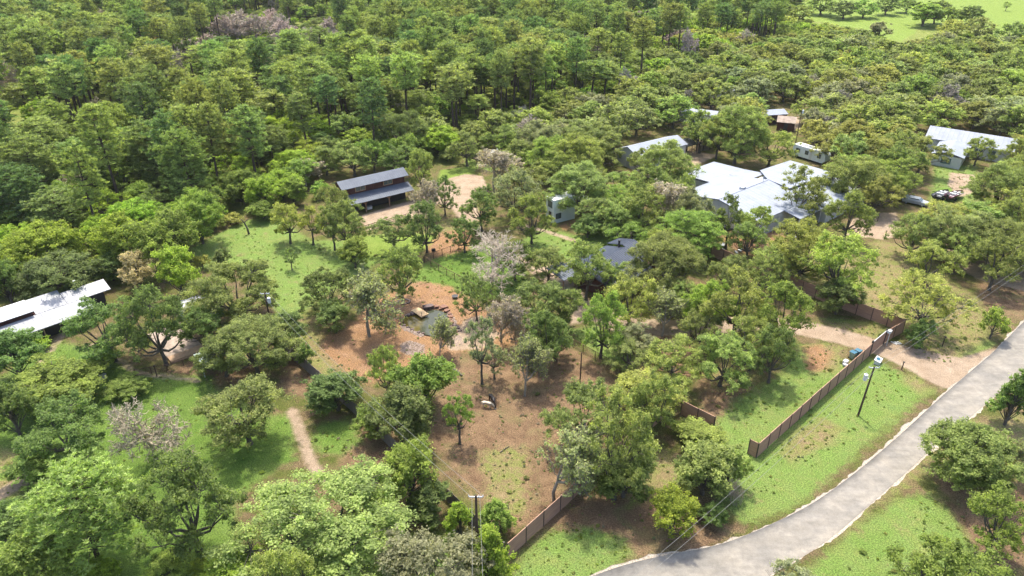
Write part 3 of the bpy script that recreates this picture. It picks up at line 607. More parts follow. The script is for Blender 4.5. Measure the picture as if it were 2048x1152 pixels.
for i in order:
    if not okr[i] or not (inF[i] or inO[i]): continue
    x, y = gx[i], gy[i]; u = rng.uniform(); px, py = pp[i]; c = clus[i]
    if inF[i]:
        pp_ = .62 if px < 1150 else .30
        if py > 300 and px < 560: pp_ = .12
        if 560 <= px < 900 and py > 270: pp_ = .15
        if px > 1150 and py > 120: pp_ = .1
        if px > 1550: pp_ = .06
        pp_ += .3 * c
        if rng.uniform() < .2 or (c < -.55 and rng.uniform() < .35): continue
        if u < pp_: kind = 'P'
        elif u < pp_ + .02 + .06 * (c > .5): kind = 'G'
        elif u > .62: kind = 'O'
        else: kind = 'D'
    else: kind = 'O' if u < .84 else ('D' if u < .97 else 'K')
    w = {'P': (3.0, 4.6), 'G': (2.8, 4.2), 'O': (4., 6.5), 'D': (2.8, 5.), 'K': (3., 4.4)}[kind]; w = rng.uniform(*w)
    h = {'P': rng.uniform(14, 21), 'G': rng.uniform(8, 13), 'O': w * rng.uniform(1.35, 1.7), 'D': w * rng.uniform(1.4, 2.), 'K': w * 1.9}[kind]
    r = w * (.56 if kind == 'P' else .60)
    if not near_free(x, y, r, .92 if kind == 'P' else .8): continue
    hm = pix([x, y, h * .75]); ht = pix([x, y, h]); hw = w * pxm([x, y, h * .7]) * .85
    tx = np.array([hm[0], hm[0] - hw, hm[0] + hw, ht[0], px, (px + hm[0]) / 2]); ty = np.array([hm[1], hm[1], hm[1], ht[1], py, (py + hm[1]) / 2])
    if any(inside(k, tx, ty).any() for k in KEEP + PINK): continue
    if kind == 'G' and py > 210: kind = 'K'; w *= .8; h *= .75
    if kind == 'K': t = rng.choice(['t', 's'])
    elif kind == 'P': t = rng.choice(['n', 'm', 'n', 'm', 'k'])
    elif kind == 'G': t = rng.choice(['r', 't', 'r', 'w'])
    elif inF[i] and px > 1000 and c > .15: t = rng.choice(['b', 'b', 'g', 'y'])
    elif inF[i] and px < 1100: t = rng.choice(['g', 'd', 'g', 'b', 'n'] if py < 300 else ['g', 'b', 'd', 'b'])
    elif px > 1100 and inF[i]: t = rng.choice(['g', 'b', 'y', 'o', 'd'])
    elif kind == 'K': t = rng.choice(['t', 's'])
    else: t = rng.choice(['o', 'y', 'o', 'y', 's', 'o', 'g', 'n'])
    trees.append([kind, x, y, w, h, str(t), False]); cell.setdefault((int(x // 8), int(y // 8)), []).append((x, y, r))
# low bushes of the wood floor
N_TREES = len(trees)
print('trees', N_TREES)
rng = np.random.default_rng(78)
# ------------------------------------------------------------------ trees: planting
NOUN = dict(O='oak tree', S='oak tree', D='leafy tree', P='pine tree', J='cedar', B='bush', G='bare tree', K='bare tree')
NAME = dict(O='oak_tree', S='oak_tree', D='leafy_tree', P='pine_tree', J='cedar_tree', B='bush', G='bare_tree', K='lichen_tree')
TONE = dict(o='olive green', y='yellow-green', g='fresh green', d='dark green', s='silvery green', k='blackish green', b='bright green', c='cream-flowered', n='olive', m='dull green', w='bleached white', r='pinkish grey', t='tan grey', q='rust red')
LOD = dict(O='o', D='d', P='p', G='g', K='g')
info = []
for t in trees:
    kind, x, y, w, h, tc_, cat = t
    p0 = pix([x, y, h * .55]); k = pxm([x, y, h * .6]); big = w * k * h * k
    vis = -60 < p0[0] < 2108 and pix([x, y, h])[1] < 1160 and p0[1] > -15
    info.append(dict(kind=kind, noun=NOUN[kind], x=x, y=y, w=w, h=h, tint=tc_, cat=cat, k=k, big=big + (1e6 if cat else 0), vis=vis, px=p0))
CAP = {'oak tree': 290, 'pine tree': 290, 'leafy tree': 290, 'bare tree': 90, 'cedar': 99, 'bush': 99}
for n_, c_ in CAP.items():
    L = sorted([t for t in info if t['noun'] == n_ and t['vis']], key=lambda t: -t['big'])
    for t in L[:c_]: t['ind'] = True
protoobj = {}; singles = []
def pick(t):
    lod = t['k'] < 8.6 and t['kind'] in LOD
    key = LOD[t['kind']] if lod else t['kind']
    if t['kind'] == 'K' and t['tint'] == 'r': key = 'G'
    if t['kind'] == 'G' and t['tint'] == 'w' and not lod: key = 'W'
    if key == 'O' and t['w'] > 5.6: key = 'X'
    if key == 'D' and t['w'] > 4.2: key = 'V'
    if key == 'P' and t['w'] > 4.2: key = 'Y'
    L = PROTO[key]; return key, int(rng.integers(len(L)))
def tintv(t):
    c = np.array(TINT[t['tint']]) * rng.uniform(.88, 1.12); return c * rng.uniform(.94, 1.06, 3)
far = []
for t in info:
    key, i = pick(t); 
    (mesh_set, pr_, ph_) = PROTO[key][i]
    t['rot'] = rng.uniform(0, 6.28)
    sx, sz = t['w'] / pr_, t['h'] / ph_; c = tintv(t)
    if not t.get('ind'):
        if key not in LOD.values(): key = LOD.get(t['kind'], 'd'); i = int(rng.integers(len(PROTO[key]))); mesh_set, pr_, ph_ = PROTO[key][i]; sx, sz = t['w'] / pr_, t['h'] / ph_
        far.append((key, i, t['x'], t['y'], t['rot'], sx, sz, c)); continue
    e = empty(NAME[t['kind']], (t['x'], t['y'], 0), t['rot']); e.scale = (sx, sx * rng.uniform(.9, 1.1), sz)
    for nm, me_ in zip(('trunk', 'crown', 'foliage'), mesh_set):
        o = link(nm, me_, e); o['tint'] = [float(v) for v in c] if not (nm == 'foliage') else ([.44, .38, .33] if t['tint'] in 'rt' else [.33, .36, .17])
        if nm == 'trunk' and key in 'GKgW' or nm == 'crown' and key in 'GKgW': o['tint'] = [float(v) for v in (c if t['tint'] not in 'sod' else np.array([.24, .22, .18]))]
    t['obj'] = e; singles.append(t)
    protoobj.setdefault((key, i), [ch for ch in e.children])
print('individual', len(singles), 'mass', len(far))
def scatter(name, items, label, cat):
    """one object whose geometry nodes draw the countless far trees; items: (key, i, x, y, rot, sx, sz, tint)"""
    items = [it for it in items if (it[0], it[1]) in protoobj]
    keys = sorted({(it[0], it[1]) for it in items}); ki = {k: n for n, k in enumerate(keys)}
    me = bpy.data.meshes.new(name); me.vertices.add(len(items))
    me.vertices.foreach_set('co', np.array([(it[2], it[3], 0) for it in items], np.float32).ravel())
    for an, ty, vals in (('kind_index', 'INT', [ki[(it[0], it[1])] for it in items]),):
        a = me.attributes.new(an, ty, 'POINT'); a.data.foreach_set('value', np.array(vals, np.int32))
    a = me.attributes.new('turn', 'FLOAT_VECTOR', 'POINT'); a.data.foreach_set('vector', np.array([(0, 0, it[4]) for it in items], np.float32).ravel())
    a = me.attributes.new('size', 'FLOAT_VECTOR', 'POINT'); a.data.foreach_set('vector', np.array([(it[5], it[5], it[6]) for it in items], np.float32).ravel())
    a = me.attributes.new('tint', 'FLOAT_COLOR', 'POINT'); a.data.foreach_set('color', np.array([(*it[7], 1) for it in items], np.float32).ravel())
    o = link(name, me); tag(o, label, cat, kind='stuff')
    ng = bpy.data.node_groups.new(name, 'GeometryNodeTree')
    ng.interface.new_socket('Geometry', in_out='INPUT', socket_type='NodeSocketGeometry'); ng.interface.new_socket('Geometry', in_out='OUTPUT', socket_type='NodeSocketGeometry')
    N = ng.nodes; gi = N.new('NodeGroupInput'); go = N.new('NodeGroupOutput'); join = N.new('GeometryNodeJoinGeometry')
    for k in reversed(keys):
        jj = N.new('GeometryNodeJoinGeometry')
        for ch in protoobj[k]:
            oi = N.new('GeometryNodeObjectInfo'); oi.transform_space = 'ORIGINAL'; oi.inputs['Object'].default_value = ch; ng.links.new(oi.outputs['Geometry'], jj.inputs[0])
        gti = N.new('GeometryNodeGeometryToInstance'); ng.links.new(jj.outputs[0], gti.inputs[0]); ng.links.new(gti.outputs[0], join.inputs[0])
    iop = N.new('GeometryNodeInstanceOnPoints'); iop.inputs['Pick Instance'].default_value = True
    def na(n_, ty): q = N.new('GeometryNodeInputNamedAttribute'); q.data_type = ty; q.inputs['Name'].default_value = n_; return q.outputs['Attribute']
    ng.links.new(gi.outputs[0], iop.inputs['Points']); ng.links.new(join.outputs[0], iop.inputs['Instance'])
    ng.links.new(na('kind_index', 'INT'), iop.inputs['Instance Index'])
    e2r = N.new('FunctionNodeEulerToRotation'); ng.links.new(na('turn', 'FLOAT_VECTOR'), e2r.inputs[0]); ng.links.new(e2r.outputs[0], iop.inputs['Rotation'])
    ng.links.new(na('size', 'FLOAT_VECTOR'), iop.inputs['Scale']); ng.links.new(iop.outputs[0], go.inputs[0])
    md = o.modifiers.new('scatter', 'NODES'); md.node_group = ng
    return o
scatter('distant_woodland', far, 'far mass of pines and leafy trees closing the top of the view', 'woodland')
# undergrowth between the trees
ug = []
ux, uy = np.meshgrid(np.arange(-300, 300, 2.6), np.arange(95, 470, 2.6)); ux = ux.ravel() + rng.uniform(-1.2, 1.2, ux.size); uy = uy.ravel() + rng.uniform(-1.2, 1.2, uy.size)
pp = pix(np.stack([ux, uy, ux * 0], 1)); ok = (pp[:, 0] > -80) & (pp[:, 0] < 2130) & inside(FOR_POLY, pp[:, 0], pp[:, 1]) & (rng.uniform(size=len(ux)) < .36)
for k_ in KEEP: ok &= ~inside(k_, pp[:, 0], pp[:, 1] - 12)
for x, y in zip(ux[ok], uy[ok]):
    c = np.array(TINT[str(rng.choice(['g', 'b', 'o', 'd', 'y', 'g']))]) * rng.uniform(.8, 1.1); s = rng.uniform(.25, .62); ug.append(('d', int(rng.integers(3)), x, y, rng.uniform(0, 6.28), s * 1.15, s * .75, c))
scatter('undergrowth', ug, 'low green undergrowth filling the gaps between the forest trees', 'undergrowth')
print('undergrowth', len(ug))

# weeds and tufts in the lawns and on the litter
wd = []
for polys, n_, keys in ((Z_GREEN, 130, 'gbyg'), (Z_LITTER, 60, 'oyst'), (Z_DRY, 60, 'oysy'), (Z_CLAY[:1], 40, 'oy')):
    for poly in polys:
        P = np.array(poly); lo, hi = P.min(0), P.max(0); ar = float(np.prod(hi - lo)); q = rng.uniform(lo, hi, (int(min(700, n_ * ar / 120)) + 4, 2)); q = q[inside(poly, q[:, 0], q[:, 1]) & (segdist(POND, q[:, 0], q[:, 1]) > 1.5) & (segdist(ctr, q[:, 0], q[:, 1], False) > 4.6)]
        for x, y in q: s_ = rng.uniform(.04, .11) * (2 if rng.uniform() < .04 else 1); wd.append(('B', int(rng.integers(2)), x, y, rng.uniform(0, 6.28), s_, s_ * .7, np.array(TINT[keys[int(rng.integers(4)) % len(keys)]]) * rng.uniform(.6, .95)))
scatter('weeds', wd, 'small weeds and grass tufts dotted over lawns and bare ground', 'weeds')
print('weeds', len(wd))
# ------------------------------------------------------------------ building materials
def seammat(name, c1, c2, period, axis=0, rough=.45, metal=.0, spec=.5, wavebump=.6, dirt=.25):
    """sheet metal with raised seams running up the slope, object space"""
    m, nt, b = newmat(name); tc = nt.nodes.new('ShaderNodeTexCoord'); v = tc.outputs['Object']
    sx = nt.nodes.new('ShaderNodeSeparateXYZ'); lk(nt, v, sx.inputs[0])
    f = mth(nt, 'FRACT', mth(nt, 'DIVIDE', sx.outputs[axis], period)); d = mth(nt, 'ABSOLUTE', mth(nt, 'SUBTRACT', f, .5))
    rib = nt.nodes.new('ShaderNodeMapRange'); rib.inputs[1].default_value = .36; rib.inputs[2].default_value = .46; lk(nt, d, rib.inputs[0])
    n1 = noise(nt, v, .45, 6, .7); n2 = noise(nt, v, 3, 5, .7)
    c = ramp(nt, n1, [(.3, c1), (.7, c2)]); c = mixc(nt, dirt, c, ramp(nt, n2, [(.35, (.72, .7, .68)), (.65, (1.12, 1.12, 1.12))]), 'MULTIPLY')
    lk(nt, c, b.inputs['Base Color']); b.inputs['Roughness'].default_value = rough; b.inputs['Metallic'].default_value = metal; b.inputs['Specular IOR Level'].default_value = spec
    bump(nt, b, rib.outputs[0], wavebump, .04); return m
M['whiteroof'] = seammat('white_metal_roof', (.20, .225, .28), (.265, .29, .34), 1.0, 0, .6, spec=.3, dirt=.3)
M['whiteroof_y'] = seammat('white_metal_roof_b', (.20, .225, .28), (.265, .29, .34), 1.0, 1, .6, spec=.3, dirt=.3)
M['greyroof'] = seammat('galvanised_roof', (.085, .10, .13), (.12, .14, .175), .45, 0, .6, .1, .3)
M['navyroof'] = seammat('dark_blue_roof', (.035, .045, .07), (.055, .07, .1), .4, 0, .55, .1, .3)
M['leftroof'] = seammat('pale_metal_roof', (.20, .21, .24), (.29, .30, .325), .6, 0, .5, dirt=.3)
M['whitewall'] = seammat('white_wall_sheet', (.42, .45, .45), (.52, .54, .54), .5, 0, .6)
M['cabin'] = seammat('pale_blue_container', (.58, .64, .66), (.68, .73, .74), .28, 0, .5, dirt=.2)
M['blackwall'] = smat('black_board_wall', (.008, .009, .014), (.02, .022, .032), 2, .6, stretch=(6, 6, .4))
M['redwood'] = smat('dark_red_boards', (.035, .012, .012), (.10, .035, .028), 2, .8, stretch=(5, 5, .5))
M['trimwood'] = smat('pale_trim_wood', (.26, .17, .1), (.42, .28, .18), 3, .8)
M['postwood'] = smat('post_wood', (.14, .085, .05), (.25, .16, .10), 3, .85, stretch=(6, 6, .6))
M['fence'] = smat('brown_fence_boards', (.26, .15, .105), (.42, .26, .185), 1.4, .85, stretch=(.5, .5, 8), bmp=.5)
M['fencepost'] = smat('fence_post_steel', (.03, .022, .02), (.06, .045, .04), 3, .6)
M['oldfence'] = smat('weathered_fence', (.10, .09, .085), (.20, .18, .165), 1.4, .9, stretch=(6, 6, .5), bmp=.5)
M['rustpipe'] = smat('rusty_pipe', (.06, .03, .022), (.14, .07, .05), 6, .7)
M['glass'] = smat('dark_glass', (.03, .05, .06), (.10, .14, .15), 1.5, .12, bmp=0, spec=.8)
M['white'] = smat('white_paint', (.5, .51, .52), (.6, .61, .62), 2, .5, bmp=.05)
M['grey'] = smat('grey_metal', (.3, .33, .36), (.42, .45, .48), 2, .5, .3, bmp=.05)
M['black'] = smat('black_steel', (.015, .015, .018), (.035, .035, .04), 3, .5, bmp=.05)
M['polewood'] = smat('creosoted_pole', (.035, .022, .016), (.085, .055, .04), 4, .9, stretch=(4, 4, .3))
M['rock'] = smat('reddish_rock', (.10, .05, .035), (.27, .145, .10), 2.6, .85, bmp=.8, bdist=.08)
M['palerock'] = smat('pale_rock', (.15, .11, .09), (.32, .25, .21), 3, .85, bmp=.8, bdist=.05)
M['dockwood'] = smat('new_dock_boards', (.42, .29, .15), (.56, .41, .24), 2, .75, stretch=(8, .5, 1))
M['concrete'] = smat('stained_concrete', (.19, .15, .12), (.36, .29, .24), 1.2, .9, lo=.35, hi=.65)
M['green'] = smat('grey_green_sheet', (.18, .26, .24), (.30, .40, .36), 2, .5)
M['tarp'] = smat('white_tarp', (.5, .52, .55), (.8, .82, .84), 2, .6, bmp=.6, bdist=.2)
M['rubber'] = smat('tyre_rubber', (.012, .012, .012), (.03, .03, .03), 5, .9)
M['bluebin'] = smat('blue_plastic', (.02, .08, .13), (.03, .13, .2), 3, .45, bmp=.1)
M['wire'] = smat('aluminium_wire', (.14, .14, .13), (.2, .2, .19), 3, .6, .0, bmp=0)
LAND = {}       # landmark name -> ground point, used to say which tree is meant
def frame(name, x, y, deg, label, cat, group=None):
    return empty(name, (x, y, 0), R(deg), label, cat, group)
def walls(p, mat, x0, x1, y0, y1, z0, z1, name='wall'):
    mb = MB(); mb.box(x0, x1, y0, y1, z0, z1); return mb.build(name, mat, p)
def gable(p, mat, x0, x1, y0, y1, yr, ze0, zr, ze1, over=.25, t=.1, name='roof'):
    mb = MB(); s0 = (zr - ze0) / (yr - y0); s1 = (zr - ze1) / (y1 - yr); a = x0 - over; b = x1 + over
    mb.slab([(a, y0 - over, ze0 - s0 * over), (b, y0 - over, ze0 - s0 * over), (b, yr - .002, zr), (a, yr - .002, zr)], t)
    mb.slab([(a, yr + .002, zr), (b, yr + .002, zr), (b, y1 + over, ze1 - s1 * over), (a, y1 + over, ze1 - s1 * over)], t)
    return mb.build(name, mat, p)
def gablewall(p, mat, x0, x1, y0, y1, yr, ze0, zr, ze1, name='wall'):
    mb = MB(); sec = [(y0, -.1), (y1, -.1), (y1, ze1 - .12), (yr, zr - .12), (y0, ze0 - .12)]
    vs = [(x0, y, z) for y, z in sec] + [(x1, y, z) for y, z in sec]; n = 5
    mb.add(vs, [tuple(reversed(range(n))), tuple(range(n, 2 * n))] + [(i, (i + 1) % n, (i + 1) % n + n, i + n) for i in range(n)]); return mb.build(name, mat, p)
def ribs(p, roofmat, x0, x1, step, y0, z0, y1, z1, h=.035, name='seam'):
    mb = MB(); x = x0
    while x <= x1 + 1e-3:
        mb.slab([(x - .02, y0, z0 + h), (x + .02, y0, z0 + h), (x + .02, y1, z1 + h), (x - .02, y1, z1 + h)], h + .01); x += step
    return mb.build(name, roofmat, p)
def window(p, x0, x1, z0, z1, y, frame_mat, name='window', sash=True, depth=.06):
    """window in a wall that faces -y of the thing, frame proud of the wall; pane is a sub-part"""
    mb = MB(); w = .09
    mb.box(x0 - w, x0, y - depth, y + .02, z0 - w, z1 + w); mb.box(x1, x1 + w, y - depth, y + .02, z0 - w, z1 + w)
    mb.box(x0 - .002, x1 + .002, y - depth, y + .02, z1, z1 + w); mb.box(x0 - .002, x1 + .002, y - depth, y + .02, z0 - w, z0)
    if sash: xm = (x0 + x1) / 2; mb.box(xm - .03, xm + .03, y - depth + .01, y + .01, z0, z1)
    f = mb.build(name, frame_mat, p); pn = MB(); pn.box(x0, x1, y - .025, y + .01, z0, z1); pn.build('pane', M['glass'], f); return f

# ---- black barn with a porch and a raised clerestory
b_ = frame('barn', -19.95, 135.63, 35.6, 'black two-tier barn with ribbed grey roofs and an open porch', 'barn')
LAND['the black barn'] = (-25, 134)
walls(b_, M['blackwall'], -13.5, -.35, 2.15, 5.6, -.1, 3.25)
mb = MB(); mb.slab([(-13.85, -.35, 2.42), (.4, -.35, 2.42), (.4, 2.14, 3.45), (-13.85, 2.14, 3.45)], .07); r1 = mb.build('porch_roof', M['greyroof'], b_); ribs(r1, M['greyroof'], -13.7, .35, .3, -.34, 2.42, 2.13, 3.45)
walls(b_, M['redwood'], -13.5, -.35, 2.16, 5.4, 3.26, 5.16, 'upper_wall')
r2 = gable(b_, M['greyroof'], -13.7, .1, 1.75, 5.8, 3.55, 5.1, 6.05, 5.1, .25, .08); ribs(r2, M['greyroof'], -13.85, .3, .3, 1.5, 4.97, 3.54, 6.05)
for x0, x1 in ((-10.9, -8.9), (-4.9, -3.1)): window(b_, x0, x1, 3.85, 4.7, 2.14, M['trimwood'])
for x in (-13.5, -10.04, -5.05, -.02):
    mb = MB(); mb.box(x - .09, x + .09, -.09, .09, -.2, 2.44); mb.tube([(x, 0, 1.75), (x - .55, 0, 2.35)], .06, 6); mb.tube([(x, 0, 1.75), (x + .55, 0, 2.35)], .06, 6); mb.build('post', M['postwood'], b_)
mb = MB(); mb.box(-13.6, .1, -.02, .12, 2.26, 2.36); mb.build('beam', M['postwood'], b_)
mb = MB()
for z in (.4, .8, 1.15): mb.box(.14, .22, .05, 2.2, z, z + .12)
mb.build('side_rail', M['postwood'], b_)
t = frame('feed_bin', *(b_.matrix_basis @ Vector((-8.9, 1.1, 0)))[:2], 35.6, 'small white feed bin under the porch of the black barn', 'feed bin')
mb = MB(); mb.box(-.5, .5, -.3, .3, .12, .62); mb.build('body', M['white'], t, bevel=.04); mb = MB(); mb.box(-.54, .54, -.34, .34, .63, .72); mb.build('lid', M['grey'], t, bevel=.02)
mb = MB(); [mb.box(x - .05, x + .05, y - .05, y + .05, 0, .11) for x in (-.4, .4) for y in (-.22, .22)]; mb.build('feet', M['black'], t)

# ---- stacked container cabin
c_ = frame('container_cabin', 11.67, 126.83, 30.9, 'pale blue-grey cabin of two stacked containers with a white roof', 'cabin'); LAND['the stacked container cabin'] = (11.0, 127.5)
mb = MB(); mb.box(-4.6, .2, 0, 2.45, .06, 2.3); mb.build('lower_container', M['cabin'], c_, bevel=.03)
mb = MB(); mb.box(-4.6, .2, 0, 2.45, 2.36, 4.56); mb.build('upper_container', M['cabin'], c_, bevel=.03)
mb = MB(); mb.box(-4.66, .26, -.06, 2.51, 4.565, 4.64); mb.build('roof', M['white'], c_)
mb = MB()
for z in (.0, 2.29): mb.box(-4.63, .23, -.03, 2.48, z, z + .075)
for x in (-4.64, .14):
    for y in (-.04, 2.37): mb.box(x, x + .12, y, y + .12, .08, 4.55)
mb.build('corner_frame', M['cabin'], c_)
window(c_, -3.0, -1.65, 3.05, 3.95, 0, M['black'], sash=False); window(c_, -4.0, -3.0, .9, 1.8, 0, M['black'], sash=False)
mb = MB(); mb.box(-4.65, -4.59, .5, 1.9, 2.9, 4.2); mb.build('side_window', M['glass'], c_)
mb = MB(); mb.box(-4.65, -4.59, .7, 1.6, .1, 2.1); mb.build('door', M['black'], c_)

# ---- dark blue roofed house among the oaks
h_ = frame('house', 14.6, 94.9, 42, 'brown house with dark blue standing seam roofs hidden among oaks', 'house'); LAND['the dark blue roofed house'] = (15.5, 100)
walls(h_, M['redwood'], .5, 12.4, 1.2, 9.0, -.1, 2.5)
def seamroof(p, mat, pts, x0, x1, step, y0, z0, y1, z1, name='roof'):
    mb = MB(); mb.slab(pts, .1); r = mb.build(name, mat, p); ribs(r, mat, x0, x1, step, y0, z0, y1, z1, .04); return r
seamroof(h_, M['navyroof'], [(-.2, -.3, 2.5), (10.2, -.3, 2.5), (10.2, 5.5, 4.1), (-.2, 5.5, 4.1)], 0, 10.1, .42, -.28, 2.5, 5.48, 4.1)
seamroof(h_, M['navyroof'], [(.3, 5.51, 4.1), (10.2, 5.51, 4.1), (10.2, 9.6, 3.0), (.3, 9.6, 3.0)], .5, 10.1, .42, 5.52, 4.1, 9.55, 3.0, 'rear_roof')
seamroof(h_, M['navyroof'], [(10.21, 2.6, 3.2), (13.2, 2.6, 3.2), (13.2, 6.4, 4.3), (10.21, 6.4, 4.3)], 10.4, 13.2, .42, 2.62, 3.2, 6.38, 4.3, 'side_roof')
seamroof(h_, M['navyroof'], [(10.21, 6.41, 4.3), (13.2, 6.41, 4.3), (13.2, 9.6, 3.4), (10.21, 9.6, 3.4)], 10.4, 13.2, .42, 6.43, 4.3, 9.58, 3.4, 'side_roof')
seamroof(h_, M['greyroof'], [(-3.2, 6.4, 2.45), (.28, 6.4, 2.45), (.28, 10.4, 3.1), (-3.2, 10.4, 3.1)], -3.1, .2, .42, 6.42, 2.45, 10.38, 3.1, 'porch_roof')
mb = MB(); mb.box(-2.9, .48, 6.7, 9.6, -.05, .45); mb.build('porch_deck', M['concrete'], h_)
for x, y in ((-2.9, 6.8), (-.2, 6.8), (0.2, .2), (4, .2), (8, .2), (-2.9, 9.8)):
    mb = MB(); mb.box(x - .08, x + .08, y - .08, y + .08, -.1, 2.5 if y < 7 else 2.95); mb.build('post', M['postwood'], h_)
for x0, x1 in ((2, 3.2), (5.2, 6.4), (8.4, 9.6)): window(h_, x0, x1, 1.0, 2.0, 1.19, M['trimwood'])
mb = MB(); mb.tube([(10.0, 6.9, 3.6), (10.0, 6.9, 4.75)], .16, 12); mb.tube([(10.0, 6.9, 4.8), (10.0, 6.9, 4.98)], .23, 12); mb.build('flue_pipe', M['black'], h_)

# ---- long white metal roofed workshop
w_ = frame('workshop', 43.5, 117.5, 39.7, 'large sprawling workshop under wide white metal roofs', 'workshop'); LAND['the big white workshop'] = (52, 130)
gablewall(w_, M['whitewall'], .2, 15.8, .25, 17.4, 8.8, 3.3, 4.85, 3.3)
gable(w_, M['whiteroof'], 0, 15.9, 0, 17.6, 8.8, 3.5, 5.0, 3.5, .05, .1)
mb = MB(); mb.slab([(9.8, 17.7, 3.36), (21.6, 17.7, 3.36), (21.6, 25.5, 3.0), (9.8, 25.5, 3.0)], .1); mb.build('rear_roof', M['whiteroof'], w_)
walls(w_, M['whitewall'], 10, 21.4, 17.75, 25.3, -.1, 2.85, 'rear_wall')
mb = MB(); mb.slab([(15.98, 12.75, 4.0), (21.6, 12.75, 3.85), (21.6, 17.6, 3.4), (15.98, 17.6, 3.55)], .1); mb.build('link_roof', M['whiteroof'], w_)
mb = MB(); mb.slab([(15.98, 4.1, 4.6), (33, 4.1, 3.75), (33, 14.3, 3.75), (21.7, 14.3, 4.1), (15.98, 9, 5.05)], .1); mb.build('east_roof', M['whiteroof_y'], w_)
walls(w_, M['whitewall'], 15.9, 32.7, 4.3, 12.6, -.1, 3.6, 'east_wall')
mb = MB(); mb.slab([(15.98, -4.2, 3.1), (31, -4.2, 3.0), (31, 4.08, 3.65), (15.98, 4.08, 4.1)], .1); mb.build('lean_to_roof', M['whiteroof'], w_)
walls(w_, M['whitewall'], 16.2, 30.8, -4, 4.2, -.1, 2.9, 'lean_to_wall')
mb = MB(); mb.slab([(8, -3.4, 2.9), (15.9, -3.4, 2.9), (15.9, -.06, 3.45), (8, -.06, 3.45)], .1); mb.build('awning', M['whiteroof'], w_)
for x in (8.3, 12, 15.6): mb = MB(); mb.box(x - .08, x + .08, -3.2, -3.04, -.1, 2.8); mb.build('post', M['white'], w_)
mb = MB(); mb.box(.1, 16, 8.68, 8.92, 4.96, 5.06); mb.build('ridge_cap', M['whiteroof'], w_)
mb = MB(); mb.box(3.2, 7, .235, .25, 0, 2.6); mb.build('roller_door', M['grey'], w_)
mb = MB(); q = (w_.matrix_basis.inverted() @ atv(1485, 378, 4.9)); mb.box(q.x - .5, q.x + .5, q.y - .4, q.y + .4, 4.6, 5.35); mb.box(q.x - .38, q.x + .38, q.y - .43, q.y - .405, 4.95, 5.25); mb.build('roof_vent', M['grey'], w_, bevel=.03)
mb = MB(); q = (w_.matrix_basis.inverted() @ atv(1526, 364, 5.0)); mb.tube([(q.x, q.y, 4.5), (q.x, q.y, 6.2)], .04, 6); mb.tube([(q.x - .4, q.y, 6.0), (q.x + .4, q.y, 6.0)], .03, 6); mb.build('aerial', M['grey'], w_)

# ---- white gabled shed behind, its carport and sheet fence
s_ = frame('metal_shed', 27.6, 153.2, 34.3, 'long white metal shed with a gabled end facing the workshop', 'shed'); LAND['the long white shed'] = (33, 160)
gablewall(s_, M['whitewall'], 0, 15, 0, 6.4, 3.2, 3.6, 4.75, 3.6); gable(s_, M['whiteroof'], 0, 15, 0, 6.4, 3.2, 3.6, 4.8, 3.6, .3, .1)
mb = MB(); mb.box(-.03, 0.01, 2.2, 3.4, 0, 2.1); mb.build('door', M['grey'], s_)
mb = MB(); mb.box(3.2, 5.6, -.03, .02, 0, 2.5); mb.build('bay_door', M['black'], s_)
t = frame('carport', *(s_.matrix_basis @ Vector((15.6, .5, 0)))[:2], 34.3, 'dark open carport at the end of the long white shed', 'carport')
mb = MB(); mb.slab([(0, 0, 2.6), (4.4, 0, 2.6), (4.4, 3.6, 3.1), (0, 3.6, 3.1)], .1); mb.build('roof', M['black'], t)
walls(t, M['blackwall'], .1, 4.3, 3.3, 3.45, -.1, 2.9, 'back_wall')
for x in (.1, 2.2, 4.2): mb = MB(); mb.box(x, x + .14, .1, .24, -.1, 2.5); mb.build('post', M['trimwood'], t)
t = frame('sheet_fence', *(s_.matrix_basis @ Vector((20.6, 1.8, 0)))[:2], 28, 'grey corrugated sheet fence beside the dark carport', 'fence')
mb = MB(); [mb.box(x, x + .2, (i % 2) * .05, (i % 2) * .05 + .03, 0, 2.3) for i, x in enumerate(np.arange(0, 4.2, .203))]; mb.build('panel', M['oldfence'], t)
for x in (0, 2.1, 4.2): mb = MB(); mb.box(x, x + .1, -.12, -.02, -.2, 2.35); mb.build('post', M['fencepost'], t)

# ---- caravan
t = frame('travel_trailer', 65.4, 163.5, -55, 'white and grey travel trailer parked behind the workshop roofs', 'caravan'); LAND['the parked travel trailer'] = (67, 160)
mb = MB(); sec = [(0, .45), (8.0, .45), (8.6, 1.1), (8.35, 2.2), (7.7, 2.9), (.15, 2.9), (0, 2.6)]
vs = [(x, 0, z) for x, z in sec] + [(x, 2.4, z) for x, z in sec]; n = 7
mb.add(vs, [tuple(range(n)), tuple(reversed(range(n, 2 * n)))] + [(i + n, (i + 1) % n + n, (i + 1) % n, i) for i in range(n)]); mb.build('body', M['cabin'], t, bevel=.06)
mb = MB(); mb.box(.1, 7.75, .02, 2.38, 2.91, 2.97); mb.build('roof', M['white'], t); mb = MB(); mb.box(2.2, 2.8, .8, 1.4, 2.98, 3.2); mb.build('air_conditioner', M['white'], t, bevel=.04)
for x0, x1, z0, z1 in ((1.0, 1.8, 1.5, 2.2), (3.4, 4.1, 1.5, 2.2), (6.6, 7.3, 1.5, 2.2)): window(t, x0, x1, z0, z1, -.005, M['black'], sash=False)
mb = MB(); mb.box(4.5, 5.1, -.04, .02, .6, 2.4); mb.build('door', M['white'], t)
for y in (.1, 2.1):
    for x in (3.2, 4.1): mb = MB(); mb.tube([(x, y, .35), (x, y + .2, .35)], .35, 16); mb.build('wheel', M['rubber'], t)
mb = MB(); mb.tube([(8.0, .5, .45), (9.5, 1.2, .45)], .05, 6); mb.tube([(8.0, 1.9, .45), (9.5, 1.2, .45)], .05, 6); mb.build('hitch', M['black'], t)

